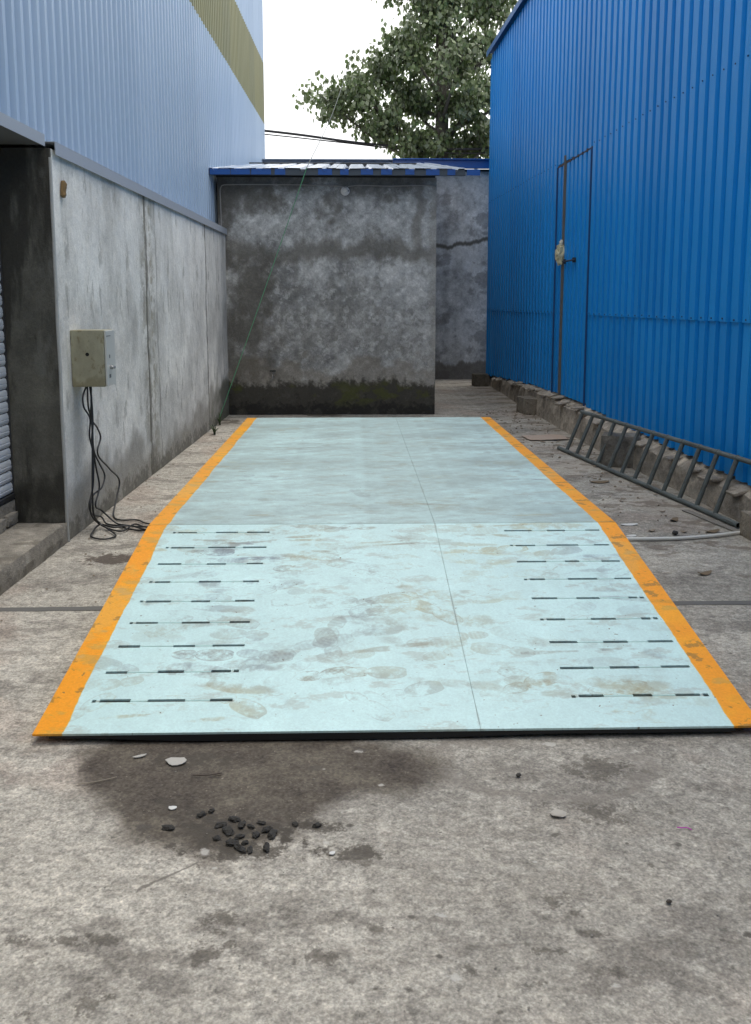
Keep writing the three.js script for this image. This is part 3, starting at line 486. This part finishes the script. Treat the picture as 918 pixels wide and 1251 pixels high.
  const plate = (x0, x1, len, holes, th = .009) => {
    const s = new THREE.Shape([[x0, 0], [x1, 0], [x1, len], [x0, len]].map((p) => new THREE.Vector2(...p)));
    for (const [a, b, y, w] of holes) s.holes.push(new THREE.Path([[a, y], [a, y + w], [b, y + w], [b, y]].map((p) => new THREE.Vector2(p[0], p[1]))));
    const g = new THREE.ExtrudeGeometry(s, { depth: th, bevelEnabled: false }), p = g.attributes.position, uv = g.attributes.uv;
    for (let i = 0; i < p.count; i++) uv.setXY(i, (p.getX(i) - PX0) / PWID, p.getY(i) / len);
    g.translate(0, 0, -th); return g;
  };
  // slots: three open lengths in a row with welds between, nine rows on each side
  const holesL = [], holesR = [], beads = [];
  for (let k = 0; k < 9; k++) for (const [x0, x1, out] of [[-1.05, -.49, holesL], [.877, 1.437, holesR]]) {
    const y = .198 + k * .2075, l = x1 - x0, c1 = l * rr(.16, .3), g1 = l * rr(.36, .48), c2 = l * rr(.58, .7), g2 = l * rr(.74, .86);
    const cuts = [[0, c1], [g1, c2], [g2, l]].map(([a, b]) => [x0 + a, x0 + b]);
    if (rnd() < .5) cuts[0][0] += .03, cuts.unshift([x0, x0 + .016]); if (rnd() < .35) { const c = cuts[cuts.length - 1]; cuts.push([c[1] - .022, c[1]]); c[1] -= .034; }
    for (const [a, b] of cuts) out.push([a, b, y + rr(-.002, .002), rr(.017, .021)]);
    beads.push([x0 + c1, x0 + g1, y], [x0 + c2, x0 + g2, y]);
  }
  const place = (o) => { o.rotation.x = -(Math.PI / 2 - RA); o.position.set(0, .04, RZ0); return o; };
  const onDeck = (o) => { o.rotation.x = -Math.PI / 2; o.position.set(0, DECK, RZ1 - .006); return o; };
  const g3 = .0014, DL = RZ1 - .006 - DZ1;
  place(part('ramp_plate', plate(PX0 + STRIPE, SEAM - g3 / 2, RL, holesL), rampMat, scale)); place(part('ramp_plate', plate(SEAM + g3 / 2, PX1 - STRIPE, RL, holesR), rampMat, scale));
  onDeck(part('deck_plate', plate(PX0 + STRIPE, SEAM - g3 / 2, DL, []), deckMat, scale)); onDeck(part('deck_plate', plate(SEAM + g3 / 2, PX1 - STRIPE, DL, []), deckMat, scale));
  for (const [a, b] of [[PX0, PX0 + STRIPE], [PX1 - STRIPE, PX1]]) { place(part('edge_stripe', plate(a, b, RL, []), rampMat, scale, 'yellow painted ramp edge')); onDeck(part('edge_stripe', plate(a, b, DL, []), deckMat, scale, 'yellow painted deck edge')); }
  const beadG = (() => { const g = new THREE.CylinderGeometry(.006, .006, 1, 6, 14).rotateZ(Math.PI / 2); const p = g.attributes.position; for (let i = 0; i < p.count; i++) { const k = .75 + .45 * perlin.noise(p.getX(i) * 22, 0, 3); p.setXYZ(i, p.getX(i), p.getY(i) * k, p.getZ(i) * k * .6); } g.computeVertexNormals(); return g; })();
  const bg = new THREE.Group(); bg.name = 'weld_lines'; scale.add(place(bg));
  for (const [a, b, y] of beads) { const o = part('weld_bead', beadG, mint, bg); o.scale.x = b - a; o.position.set((a + b) / 2, y + .008, 0); }
  { // near-black bar: bare plate edge and painted gap shadow under the toe
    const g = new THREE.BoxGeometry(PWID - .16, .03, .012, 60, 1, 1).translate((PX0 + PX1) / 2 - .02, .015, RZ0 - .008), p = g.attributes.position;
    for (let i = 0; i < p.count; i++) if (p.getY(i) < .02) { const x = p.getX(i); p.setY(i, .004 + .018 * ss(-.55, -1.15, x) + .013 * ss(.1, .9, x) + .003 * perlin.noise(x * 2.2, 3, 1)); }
    part('toe_shadow_bar', g, std({ color: lin(.012, .012, .012), roughness: .8 }), scale, 'black bare steel edge with the gap shadow under the ramp painted in');
  }
  // frame under the plates
  for (const x of [PX0 + .03, PX1 - .09]) part('side_beam', mergeGeometries([box(x, x + .06, .1, DECK - .0105, DZ1 + .03, RZ1 - .03), box(x - .02, x + .08, .1, .115, DZ1 + .03, RZ1 - .03)].map((g) => g)), mint, scale);
  for (const z of [DZ1 + .03, -8.4, -6.8, RZ1 - .12]) part('cross_beam', box(PX0 + .1, PX1 - .1, .14, DECK - .0105, z, z + .06), shadeSteel, scale);
  for (const x of [PX0 + .06, PX1 - .06]) for (const z of [DZ1 + .2, RZ1 - .3]) part('load_foot', mergeGeometries([new THREE.CylinderGeometry(.035, .05, .08, 12).translate(x, .06, z), new THREE.CylinderGeometry(.08, .08, .022, 16).translate(x, .009, z)]), shadeSteel, scale);
  for (const x of [PX0 + .03, -.4, SEAM - .02, 1.0, PX1 - .05]) { const s = new THREE.Shape([[.06, -.003], [RZ0 - RZ1 - .02, -.003], [RZ0 - RZ1 - .02, DECK - .0125], [.06, .04 - .0105 + .06 * Math.tan(RA)]].map((p) => new THREE.Vector2(...p))); const g = new THREE.ExtrudeGeometry(s, { depth: .012, bevelEnabled: false }); g.rotateY(Math.PI / 2); g.translate(x, 0, RZ0); part('ramp_rib', g, shadeSteel, scale); }
}

// ---------------------------------------------------------------- control box and its cables on the left wall
{ const t = thing('control_box', 'beige steel control box fixed to the left concrete wall', 'control box', [-1.989, 1.06, -6.4], -.021);
  const beige = std({ color: lin(.36, .35, .265), roughness: .45, map: colourTex(256, 256, (u, v) => { col(236, 234, 226); mul(1 + .025 * nz(FA, u, v)); to(170, 150, 120, .45 * ss(1.1, 2.1, nz(FC, u, v))); to(190, 182, 160, .6 * ss(.16, .03, v + .05 * nz(FB, u, v))); mul(1 + .02 * nz(FG, u, v)); }) });
  part('case', new RoundedBoxGeometry(.235, .4, .22, 3, .006).translate(.117, .2, 0), beige, t);
  part('door', new RoundedBoxGeometry(.014, .392, .212, 2, .004).translate(.243, .2, 0), std({ color: lin(.5, .5, .46), roughness: .45 }), t);
  part('cable_hole', new THREE.CylinderGeometry(.013, .013, .004, 16).rotateX(Math.PI / 2).translate(.115, .23, .1105), std({ color: lin(.01, .01, .01) }), t);
  part('lock_knob', mergeGeometries([new THREE.CylinderGeometry(.015, .017, .018, 16).rotateZ(Math.PI / 2).translate(.258, .135, .03), new THREE.CylinderGeometry(.011, .011, .02, 16).rotateZ(Math.PI / 2).translate(.274, .135, .03)]), std({ color: lin(.5, .5, .5), roughness: .25, metalness: .9 }), t);
  part('hinge_mark', mergeGeometries([box(.2505, .2515, .06, .085, .02, .06), box(.2505, .2515, .2, .225, .03, .045), box(.2505, .2515, .355, .36, .0, .1)]), std({ color: lin(.1, .1, .1), roughness: .6 }), t);
  part('mounting_bracket', box(-.012, .004, .02, .38, -.08, .08), std({ color: lin(.2, .2, .18) }), t);
  const cb = thing('cable_bundle', 'loose tangle of black cables from control box down to the floor', 'cables', [0, 0, 0]);
  const black = std({ color: lin(.013, .013, .014), roughness: .45 });
  const P = [
    [[-1.916, 1.062, -6.375], [-1.918, .988, -6.277], [-1.918, .922, -6.288], [-1.915, .813, -6.418], [-1.916, .696, -6.389], [-1.914, .565, -6.447], [-1.915, .312, -6.412], [-1.917, .198, -6.312], [-1.916, .127, -6.353], [-1.9, .045, -6.56], [-1.866, .01, -6.53], [-1.748, .01, -6.445], [-1.626, .01, -6.334], [-1.527, .01, -6.306], [-1.1, .01, -6.3]],
    [[-1.903, 1.062, -6.399], [-1.903, .959, -6.429], [-1.903, .828, -6.402], [-1.9, .728, -6.54], [-1.899, .65, -6.605], [-1.901, .553, -6.515], [-1.895, .377, -6.791], [-1.89, .224, -7.046], [-1.892, .109, -6.952], [-1.874, .012, -6.776], [-1.782, .01, -6.626], [-1.656, .01, -6.623], [-1.546, .01, -6.507], [-1.1, .01, -6.42]],
    [[-1.893, 1.062, -6.313], [-1.893, .919, -6.314], [-1.892, .804, -6.382], [-1.891, .587, -6.394], [-1.889, .471, -6.509], [-1.887, .351, -6.629], [-1.888, .283, -6.55], [-1.893, .262, -6.328], [-1.894, .184, -6.254], [-1.892, .057, -6.386], [-1.806, .014, -6.361], [-1.678, .014, -6.279], [-1.631, .018, -6.465], [-1.534, .012, -6.397], [-1.1, .01, -6.36]],
    [[-1.88, 1.062, -6.347], [-1.88, .78, -6.361], [-1.881, .679, -6.326], [-1.88, .481, -6.384], [-1.878, .304, -6.447], [-1.881, .19, -6.344], [-1.878, .115, -6.487], [-1.771, .02, -6.481], [-1.688, .02, -6.423], [-1.544, .018, -6.382], [-1.1, .012, -6.45]],
    [[-1.872, 1.062, -6.33], [-1.871, .9, -6.31], [-1.869, .814, -6.306], [-1.87, .579, -6.286], [-1.871, .293, -6.247], [-1.87, .143, -6.256], [-1.868, .041, -6.393], [-1.777, .016, -6.303], [-1.693, .01, -6.146], [-1.751, .01, -6.069], [-1.867, .01, -6.151], [-1.872, .022, -6.201], [-1.867, .03, -6.414], [-1.764, .022, -6.356], [-1.657, .02, -6.407], [-1.511, .02, -6.296], [-1.1, .012, -6.26]]];
  for (const p of P) part('cable', tube(p, .0065, 140, 7), black, cb);
}

// ---------------------------------------------------------------- right side: ladder, blocks, pipe, scraps
{ const t = thing('steel_ladder', 'grey steel ladder lying on its side against the blue workshop plinth', 'ladder', [0, 0, 0]);
  const paint = std({ color: lin(.125, .14, .138), roughness: .55, map: colourTex(512, 128, (u, v) => { col(225, 228, 226); mul(1 + .06 * nz(FA, u * 2, v)); to(130, 105, 85, .5 * ss(1.2, 2.0, nz(FC, u * 2, v))); to(250, 250, 245, .4 * ss(1.0, 2, nz(FB, u * 3, v))); }, THREE.RepeatWrapping), bumpMap: grainBump, bumpScale: .002 });
  const bot = (s) => V(2.325 + (2.84 - 2.325) * s, .0205, -9.85 + 3.55 * s), top = (s) => V(2.497 + .495 * s, .456 + .012 * s, -9.85 + 3.55 * s);
  part('rail', tube([0, .25, .5, .75, 1].map(bot), .021, 40, 10), paint, t);
  part('rail', tube([.05, .25, .5, .75, 1, 1.14].map(top), .021, 40, 10), paint, t);
  for (let k = 0; k < 12; k++) { const s = (-9.624 + k * .2726 + 9.85) / 3.55, a = bot(s), b = top(s), e = b.clone().sub(a).normalize().multiplyScalar(.012); a.sub(e); b.add(e); part('rung', rod(a.toArray(), b.toArray(), .0195, 10), paint, t); }
  const weld = new THREE.IcosahedronGeometry(.026, 1); for (let k = 0; k < 12; k++) { const s = (-9.624 + k * .2726 + 9.85) / 3.55; const o = part('weld_collar', weld, paint, t); o.position.copy(top(s)); o.scale.set(1, 1, .8); }
}
{ const cm = (c, s) => std({ color: lin(...c), map: colourTex(256, 256, (u, v) => { col(215, 210, 202); mul(1 + .1 * nz(FA, u + s, v) + .07 * nz(FC, u, v + s)); to(150, 142, 130, .5 * ss(.5, 1.5, nz(FB, u, v + s))); mul(1 + .06 * nz(FG, u, v)); }, THREE.RepeatWrapping), bumpMap: grainBump, bumpScale: .014 });
  const blk = (w, h, d, x, z, turn, c, label, s) => { const o = solo('concrete_block', roughBox(w, h, d, .035, .007, .008, s), cm(c, s), label, 'block', 'loose concrete blocks along the blue wall'); o.position.set(x, h / 2 - .008, z); o.rotation.y = turn; };
  blk(.3, .25, .34, 2.54, -17.66, .02, [.13, .12, .1], 'dark concrete block at the far corner where the blue wall ends', 11);
  blk(.22, .25, .44, 2.63, -13.2, .16, [.26, .235, .2], 'square-edged concrete block between the platform end and the blue door', 23);
  blk(.38, .33, .3, 2.735, -8.88, -.38, [.23, .22, .205], 'upright concrete block behind the far rungs of the ladder', 37);
  blk(.3, .185, .26, 2.92, -6.02, .06, [.34, .3, .25], 'pale concrete block at the right edge beside the ladder end', 41);
}
solo('plastic_pipe', tube([[1.75, .013, -5.99], [2.014, .013, -5.975], [2.28, .013, -5.985], [2.55, .013, -6.05], [2.8, .013, -6.14]], .0125, 40, 10), std({ color: lin(.66, .65, .6), roughness: .4 }), 'thin white plastic pipe on the ground near the ladder end', 'pipe');
{ const g = new THREE.PlaneGeometry(.5, .4, 14, 10).rotateX(-Math.PI / 2), p = g.attributes.position; for (let i = 0; i < p.count; i++) { const x = p.getX(i), z = p.getZ(i); p.setXYZ(i, x + .02 * perlin.noise(z * 6, 0, 1), .01 + .018 * Math.max(0, perlin.noise(x * 5, 2, z * 5)) + (z > .1 ? .03 * (z - .1) : 0), z + .03 * perlin.noise(x * 7, 1, 4)); }
  g.computeVertexNormals(); const th = g.clone(); const o = solo('cardboard_sheet', metreUV(mergeGeometries([g, th.translate(0, -.004, 0)])), std({ color: lin(.42, .32, .25), bumpMap: plasterBump, bumpScale: .003 }), 'flattened pinkish brown cardboard sheet beside the far ladder end', 'cardboard'); o.position.set(2.36, 0, -10.7); o.rotation.y = .12; }
{ const g = new THREE.BoxGeometry(.06, .008, .7, 2, 1, 20); const p = g.attributes.position; for (let i = 0; i < p.count; i++) p.setX(i, p.getX(i) + .006 * perlin.noise(p.getZ(i) * 7, 0, 2)); const o = solo('steel_strip', metreUV(g), std({ color: lin(.2, .18, .155), bumpMap: grainBump, bumpScale: .004 }), 'flat dusty strip lying under the near ladder end', 'strip'); o.position.set(2.725, .0035, -6.52); o.rotation.y = .2; }
{ let g = lump(.1, .85, 1.45, .55, .5, 2.2, 4.4, 4); const b = thing('plastic_bag', 'crumpled yellowish white plastic bag stuffed on the blue door bolt', 'bag', [2.828, 2.135, -12.12], .3);
  part('bag_body', g, new THREE.MeshPhysicalMaterial({ color: lin(.62, .56, .36), roughness: .4, transmission: .15, thickness: 0 }), b);
  part('bag_knot', lump(.04, 1, 1.3, .8, .6, 3, 7.1, 3).translate(.0, .25, 0), std({ color: lin(.66, .63, .52), roughness: .45 }), b); }

// damp-patch litter and small scraps on the concrete
{ const wet = std({ color: lin(.028, .025, .021), roughness: .8, bumpMap: grainBump, bumpScale: .01 });
  const clods = [[-.5, -2.69, .02], [-.47, -2.71, .016], [-.39, -2.66, .022], [-.4, -2.6, .026], [-.36, -2.63, .02], [-.33, -2.62, .018], [-.3, -2.64, .016], [-.28, -2.6, .021], [-.36, -2.565, .02], [-.38, -2.535, .024], [-.34, -2.535, .016], [-.31, -2.575, .018], [-.35, -2.505, .022], [-.32, -2.5, .018], [-.27, -2.51, .022], [-.43, -2.56, .017], [-.26, -2.575, .026], [-.19, -2.63, .014], [-.12, -2.62, .018], [-.43, -2.63, .02]];
  const clod = (r) => { let g = new THREE.IcosahedronGeometry(1, 1); g.deleteAttribute('uv'); g.deleteAttribute('normal'); g = mergeVertices(g, 1e-4); const p = g.attributes.position, a = rr(1.1, 1.9), b = rr(.45, .75), c = rr(.8, 1.2); for (let i = 0; i < p.count; i++) { const k = rr(.62, 1.2); p.setXYZ(i, p.getX(i) * k * r * a, Math.max(-.25, p.getY(i) * k) * r * b, p.getZ(i) * k * r * c); } g = g.toNonIndexed(); g.computeVertexNormals(); return metreUV(g.translate(0, r * b * .2, 0)); };
  clods.forEach(([x, z, r], i) => { const o = solo('soil_clod', clod(r * .62), wet, ({ 0: 'left of the two black clods lying behind the soil cluster', 1: 'right of the two black clods lying behind the soil cluster', 17: 'small black clod just right of the soil cluster', 18: 'outermost black clod to the right of the soil cluster' })[i] ?? 'small black wet soil clod in the cluster inside the damp patch', 'clod', 'black soil clods on the damp patch'); o.position.set(x, 0, z); o.rotation.y = rr(0, 6); });
  const o = solo('soil_clod', clod(.013), wet, 'single black clod standing off to the left of the soil cluster', 'clod'); o.position.set(-.594, 0, -2.618);
  const scrap = (w, d, lift, seed) => { const s = new THREE.Shape(); for (let k = 0; k < 14; k++) { const a = k / 14 * Math.PI * 2, r = 1 + .22 * perlin.noise(Math.cos(a) * 1.6, Math.sin(a) * 1.6, seed); s[k ? 'lineTo' : 'moveTo'](Math.cos(a) * w / 2 * r, Math.sin(a) * d / 2 * r); } const g = new THREE.ExtrudeGeometry(s, { depth: .0025, bevelEnabled: false, curveSegments: 2 }).rotateX(-Math.PI / 2); const p = g.attributes.position; for (let i = 0; i < p.count; i++) p.setY(i, p.getY(i) + lift * (p.getX(i) / w) ** 2); return metreUV(g); };
  const paper = std({ color: lin(.42, .4, .36), bumpMap: plasterBump, bumpScale: .003 }), leafDry = std({ color: lin(.16, .115, .07) }), white = std({ color: lin(.6, .59, .56) });
  const put = (name, g, m, label, cat, x, z, turn = 0, group) => { const q = solo(name, g, m, label, cat, group); q.position.set(x, .0005, z); q.rotation.y = turn; };
  put('paper_scrap', scrap(.075, .055, .02, 2), paper, 'pale round paper scrap on the damp patch below the ramp', 'scrap', -.647, -3.03);
  put('paper_scrap', scrap(.028, .02, .01, 5), white, 'tiny white scrap above the lone clod left of the cluster', 'scrap', -.6, -2.73);
  put('paper_scrap', scrap(.05, .014, .01, 8), paper, 'narrow pale scrap at the left rim of damp patch', 'scrap', -.79, -3.07, .4);
  put('paper_scrap', scrap(.13, .06, .02, 11), white, 'white oval scrap on the ground between ramp and ladder', 'scrap', 2.06, -6.42, .1);
  put('paper_scrap', scrap(.08, .05, .01, 14), white, 'small white scrap behind the white pipe, close to the yellow edge', 'scrap', 1.98, -6.1, .5);
  put('paper_scrap', scrap(.02, .014, .006, 17), white, 'white crumb at the edge of the round oil stain', 'scrap', -.07, -2.475, .5);
  put('pink_thread', tube([[0, .002, 0], [.015, .004, .006], [.03, .002, .002], [.042, .002, .014]], .0018, 16, 5), std({ color: lin(.5, .05, .4) }), 'short pink thread on the concrete near the right edge', 'thread', 1.02, -2.58, 0);
  put('twig', mergeGeometries([tube([[-.05, .004, 0], [0, .005, .004], [.05, .004, -.012]], .0022, 12, 5), tube([[.02, .005, .0], [.05, .008, .014]], .0016, 6, 5)]), std({ color: lin(.09, .07, .055) }), 'small forked twig on the damp patch', 'twig', -.52, -2.93, 0);
  put('twig', tube([[-.06, .003, 0], [0, .004, .006], [.07, .003, -.004]], .0016, 12, 5), std({ color: lin(.3, .26, .2) }), 'thin pale stalk on the concrete left of the damp patch', 'twig', -.9, -2.9, .3);
  put('pebble', lump(.008, 1.1, .7, .9, .4, 1.5, 3, 2), std({ color: lin(.05, .045, .04) }), 'dark pebble on the concrete right of the damp patch', 'pebble', .575, -2.9);
  put('pebble', lump(.02, 1.3, .3, .9, .3, 1.5, 6, 2), std({ color: lin(.4, .37, .32) }), 'flat pale pebble in the middle of the foreground concrete', 'pebble', .66, -2.66);
  put('pebble', lump(.008, 1, .6, .8, .4, 1.5, 12, 2), std({ color: lin(.06, .05, .04) }), 'dark pebble on the right foreground concrete, nearest the camera', 'pebble', .87, -2.23);
  put('rubble_lump', lump(.02, 1, .8, 1, .35, 1.7, 21, 2), std({ color: lin(.03, .028, .025) }), 'round black lump behind the white pipe', 'lump', 2.3, -6.12);
  put('dry_leaf', scrap(.12, .06, .05, 24), leafDry, 'curled brown leaf behind the right half of the white pipe', 'leaf', 2.6, -6.2, .3);
  put('dry_leaf', scrap(.11, .06, .06, 27), leafDry, 'curled brown leaf between the white oval scrap and the ladder', 'leaf', 2.45, -6.55, .9);
  put('dry_leaf', scrap(.1, .05, .06, 31), leafDry, 'small brown leaf below the white pipe at the right', 'leaf', 2.15, -5.2, .4);
  put('dry_leaf', scrap(.2, .09, .05, 34), leafDry, 'brown leaf heap scrap against the lower ladder rail', 'leaf', 2.28, -8.0, .2);
  { // dry leaf crumbs and grit gathered along the plinth
    const g = [], base = [0, 1, 2].map((k) => scrap(.05, .028, .03, 40 + k)), bits = [0, 1].map((k) => lump(.01, 1.2, .6, 1, .5, 1.6, 50 + k, 1));
    for (let i = 0; i < 260; i++) { const z = -6.0 - 7.5 * Math.pow(rnd(), .8), t = rnd(), x = mix(1.72, 2.68, Math.sqrt(t)); const q = (rnd() < .6 ? base[i % 3] : bits[i % 2]).clone(); q.rotateY(rr(0, 6)); const s = rr(.4, 1.25); q.scale(s, s, s); q.translate(x, .0005, z); g.push(q.index ? q.toNonIndexed() : q); }
    for (let i = 0; i < 90; i++) { const q = bits[i % 2].clone(); const s = rr(.25, .7); q.scale(s, s, s); q.translate(rr(-1.95, -1.3), .0, rr(-12.5, -4.2)); g.push(q); }
    const m = solo('leaf_litter', mergeGeometries(g.map((q) => { q.deleteAttribute('uv'); q.computeVertexNormals(); return q; })), std({ color: lin(.24, .19, .14) }), 'dry leaf crumbs and grit scattered beside the plinth', 'litter'); m.userData.kind = 'stuff';
    const gr = []; for (let i = 0; i < 260; i++) { const q = bits[i % 2].clone(); const s = rr(.08, .3); q.scale(s, s * .8, s); q.translate(rr(-1.6, 1.9), 0, rr(-4.5, -1.75)); gr.push(q); }
    const n = solo('grit', mergeGeometries(gr), std({ color: lin(.2, .185, .16) }), 'fine grit scattered over the foreground concrete', 'grit'); n.userData.kind = 'stuff';
  }
}
{ // weeds at the foot of the left wall
  const green = new THREE.MeshPhysicalMaterial({ color: lin(.055, .09, .035), roughness: .8, transmission: .2, thickness: 0 });
  const weed = (x, z, n, h, label) => { const t = thing('weed', label, 'weed', [x, 0, z], 0, 'weeds by the left wall'); const g = []; for (let i = 0; i < n; i++) { const a = rr(0, 6.28), l = h * rr(.5, 1), sp = rr(.2, .9); const q = new THREE.PlaneGeometry(.022, l, 2, 6).translate(0, l / 2, 0), p = q.attributes.position; for (let k = 0; k < p.count; k++) { const y = p.getY(k), f = y / l; p.setXYZ(k, p.getX(k) * (1.2 - f), y * (1 - .35 * f * sp), sp * l * f * f + Math.abs(p.getX(k)) * .3); } q.rotateY(a); q.computeVertexNormals(); g.push(q); } part('leaf_tuft', mergeGeometries(g), green, t); part('stem', tube([[0, -.005, 0], [.008, h * .4, .004], [0, h * .7, .01]], .004, 8, 5), green, t); };
  weed(-1.76, -11.1, 16, .17, 'small green weed growing by the left wall near the shed'); weed(-1.83, -12.0, 12, .22, 'dark weed tuft in the far corner where the string is tied');
}

// ---------------------------------------------------------------- string, wires, tree
solo('green_string', tube([[-1.885, .005, -12.2], [-1.25, 1.78, -12.45], [-.646, 3.515, -12.735]], .005, 20, 5), std({ color: lin(.1, .32, .16) }), 'taut green string running from the ground up to the roof edge', 'string');
solo('grey_wire', tube([[-.646, 3.52, -12.74], [-.32, 4.9, -15.6], [.36, 8.42, -21]], .006, 30, 5), std({ color: lin(.16, .17, .16) }), 'thin grey wire from the roof edge up into the tree', 'wire');
{ const bk = std({ color: lin(.02, .02, .022), roughness: .6 });
  solo('power_cable', tube([[-2.3, 5.46, -20.3], [-1.2, 5.36, -20.4], [.2, 5.2, -20.5], [2, 5.1, -20.6], [5, 5.2, -20.8]], .028, 40, 6), bk, 'thick black overhead cable passing in front of the tree', 'cable');
  solo('power_cable', tube([[-2.3, 5.38, -20.3], [-1.2, 5.3, -20.45], [-.2, 5.21, -20.52], [2, 5.02, -20.62], [5, 5.1, -20.8]], .014, 40, 6), bk, 'thinner black overhead cable just below the thick one', 'cable'); }
{
  const TX = 2.05, TZ = -21, tree = thing('poplar_tree', 'leafy poplar tree rising behind the cement shed', 'tree', [TX, 0, TZ]);
  const bark = std({ color: lin(.12, .105, .085), bumpMap: bumpAt(plasterBump, 6, 2), bumpScale: .03 });
  const taper = (pts, r0, r1, seg, rad) => { const c = new THREE.CatmullRomCurve3(pts, false, 'centripetal'), g = new THREE.TubeGeometry(c, seg, 1, rad), p = g.attributes.position; for (let i = 0; i <= seg; i++) { const q = c.getPointAt(i / seg), r = mix(r0, r1, i / seg); for (let j = 0; j <= rad; j++) { const k = i * (rad + 1) + j; p.setXYZ(k, q.x + (p.getX(k) - q.x) * r, q.y + (p.getY(k) - q.y) * r, q.z + (p.getZ(k) - q.z) * r); } } g.computeVertexNormals(); return g; };
  const trunkPts = [V(0, -.1, 0), V(.03, 2, .02), V(-.02, 4.5, 0), V(0, 6.2, 0), V(-.04, 8, .05), V(.05, 10, 0), V(0, 12.5, .1), V(.05, 14.5, 0)], trunkC = new THREE.CatmullRomCurve3(trunkPts);
  part('trunk', taper(trunkPts, .22, .05, 60, 12), bark, tree);
  // lobes: centre (local), radii, leaf count
  const lobes = [[-2.75, 6.15, .2, .75, .5, .8, 520], [-2.05, 6.35, .5, .75, .6, .9, 950], [-1.55, 7.0, -.2, .7, .55, .8, 800], [-1.35, 5.75, .3, .8, .5, .9, 1050], [-.9, 7.3, .4, .7, .7, .8, 1300], [-.7, 6.4, -.2, .75, .6, .9, 1500], [-.6, 5.3, .3, .8, .5, .9, 1250], [-.2, 8.2, .2, .9, .7, 1, 1900], [.5, 7.4, -.3, .9, .8, 1, 1500], [.55, 6.2, .4, .8, .6, .9, 1000], [.5, 5.35, -.2, .9, .5, .9, 1150], [1.4, 6.6, .2, .8, .7, .9, 800], [1.3, 5.5, .3, .8, .5, .9, 800], [1.5, 7.6, 0, .9, .6, .9, 1100], [1.2, 8.6, -.3, 1, .8, 1, 1500], [-.9, 8.9, .1, .9, .6, 1, 1200], [.2, 9.6, 0, 1.3, .9, 1.3, 1300], [-1.2, 10.2, .3, 1, .8, 1, 700], [1.4, 10.3, 0, 1, .9, 1, 700], [0, 11.5, 0, 1.3, 1, 1.3, 900], [.2, 13.2, 0, 1, 1, 1, 700], [.3, 6.8, 1.3, .8, .8, .7, 650], [.2, 7.2, -1.4, .9, .9, .8, 700], [2.5, 8.2, -.4, .7, .7, .8, 600], [2.3, 6.9, -.6, .7, .7, .8, 450]];
  const limbs = [], leafP = [[], [], []], leafC = [];
  const m4 = new THREE.Matrix4(), q4 = new THREE.Quaternion(), e4 = new THREE.Euler(), tmp = V();
  const shape = [[0, 0, 0], [-.42, .38, .06], [-.3, .72, .05], [0, 1.08, 0], [.3, .72, .05], [.42, .38, .06]];
  const tri = [[0, 5, 3], [5, 4, 3], [0, 3, 1], [1, 3, 2]];
  const leaf = (c) => { const s = rr(.085, .135); e4.set(Math.PI + rr(-1.0, 1.0), rr(0, 6.28), rr(-.8, .8)); q4.setFromEuler(e4); const set = leafP[(rnd() * 3) | 0]; for (const t of tri) for (const k of t) { tmp.set(...shape[k]).multiplyScalar(s).applyQuaternion(q4).add(c); set.push(tmp.x, tmp.y, tmp.z); } };
  for (const [x, y, z, a, b, c, n] of lobes) {
    const C = V(x, y, z), th = clamp((y - .6 - Math.hypot(x, z) * .3) / 14.6, .2, .95), root = trunkC.getPointAt(clamp(th, 0, 1)), mid = root.clone().lerp(C, .5).add(V(rr(-.1, .1), -.12, rr(-.1, .1)));
    limbs.push(taper([root, mid, C.clone().add(V(0, .1, 0))], .055, .014, 14, 6));
    const twigs = Math.round(n / 26);
    for (let k = 0; k < twigs; k++) {
      const d = V(gauss(), gauss(), gauss()).normalize().multiplyScalar(Math.pow(rnd(), .45)); const E = C.clone().add(V(d.x * a, d.y * b, d.z * c)), S = mid.clone().lerp(C, rr(.2, 1)), M = S.clone().lerp(E, .55).add(V(rr(-.06, .06), rr(-.02, .08), rr(-.06, .06)));
      if (k % 2 === 0) limbs.push(taper([S, M, E], .011, .004, 6, 4));
      const per = n / twigs; for (let i = 0; i < per; i++) { const t = rr(.45, 1.08), P = t < .55 ? S.clone().lerp(M, t / .55) : M.clone().lerp(E, (t - .55) / .45); leaf(P.add(V(gauss() * .1, gauss() * .1 - .03, gauss() * .1))); }
    }
  }
  part('branches', mergeGeometries(limbs.map((g) => { g.deleteAttribute('uv'); return g.toNonIndexed(); })), std({ color: lin(.11, .1, .08) }), tree);
  const cols = [[.15, .2, .07], [.22, .255, .15], [.115, .17, .055]];
  const crown = new THREE.Group(); crown.name = 'crown'; tree.add(crown);
  leafP.forEach((P, k) => { const g = new THREE.BufferGeometry(); g.setAttribute('position', new THREE.Float32BufferAttribute(P, 3)); g.computeVertexNormals(); const o = part('leaves', g, new THREE.MeshPhysicalMaterial({ color: lin(...cols[k]), roughness: .55, transmission: .42, thickness: 0, side: THREE.DoubleSide }), crown); o.userData.kind = 'stuff'; });
}

renderer.render(scene, camera);
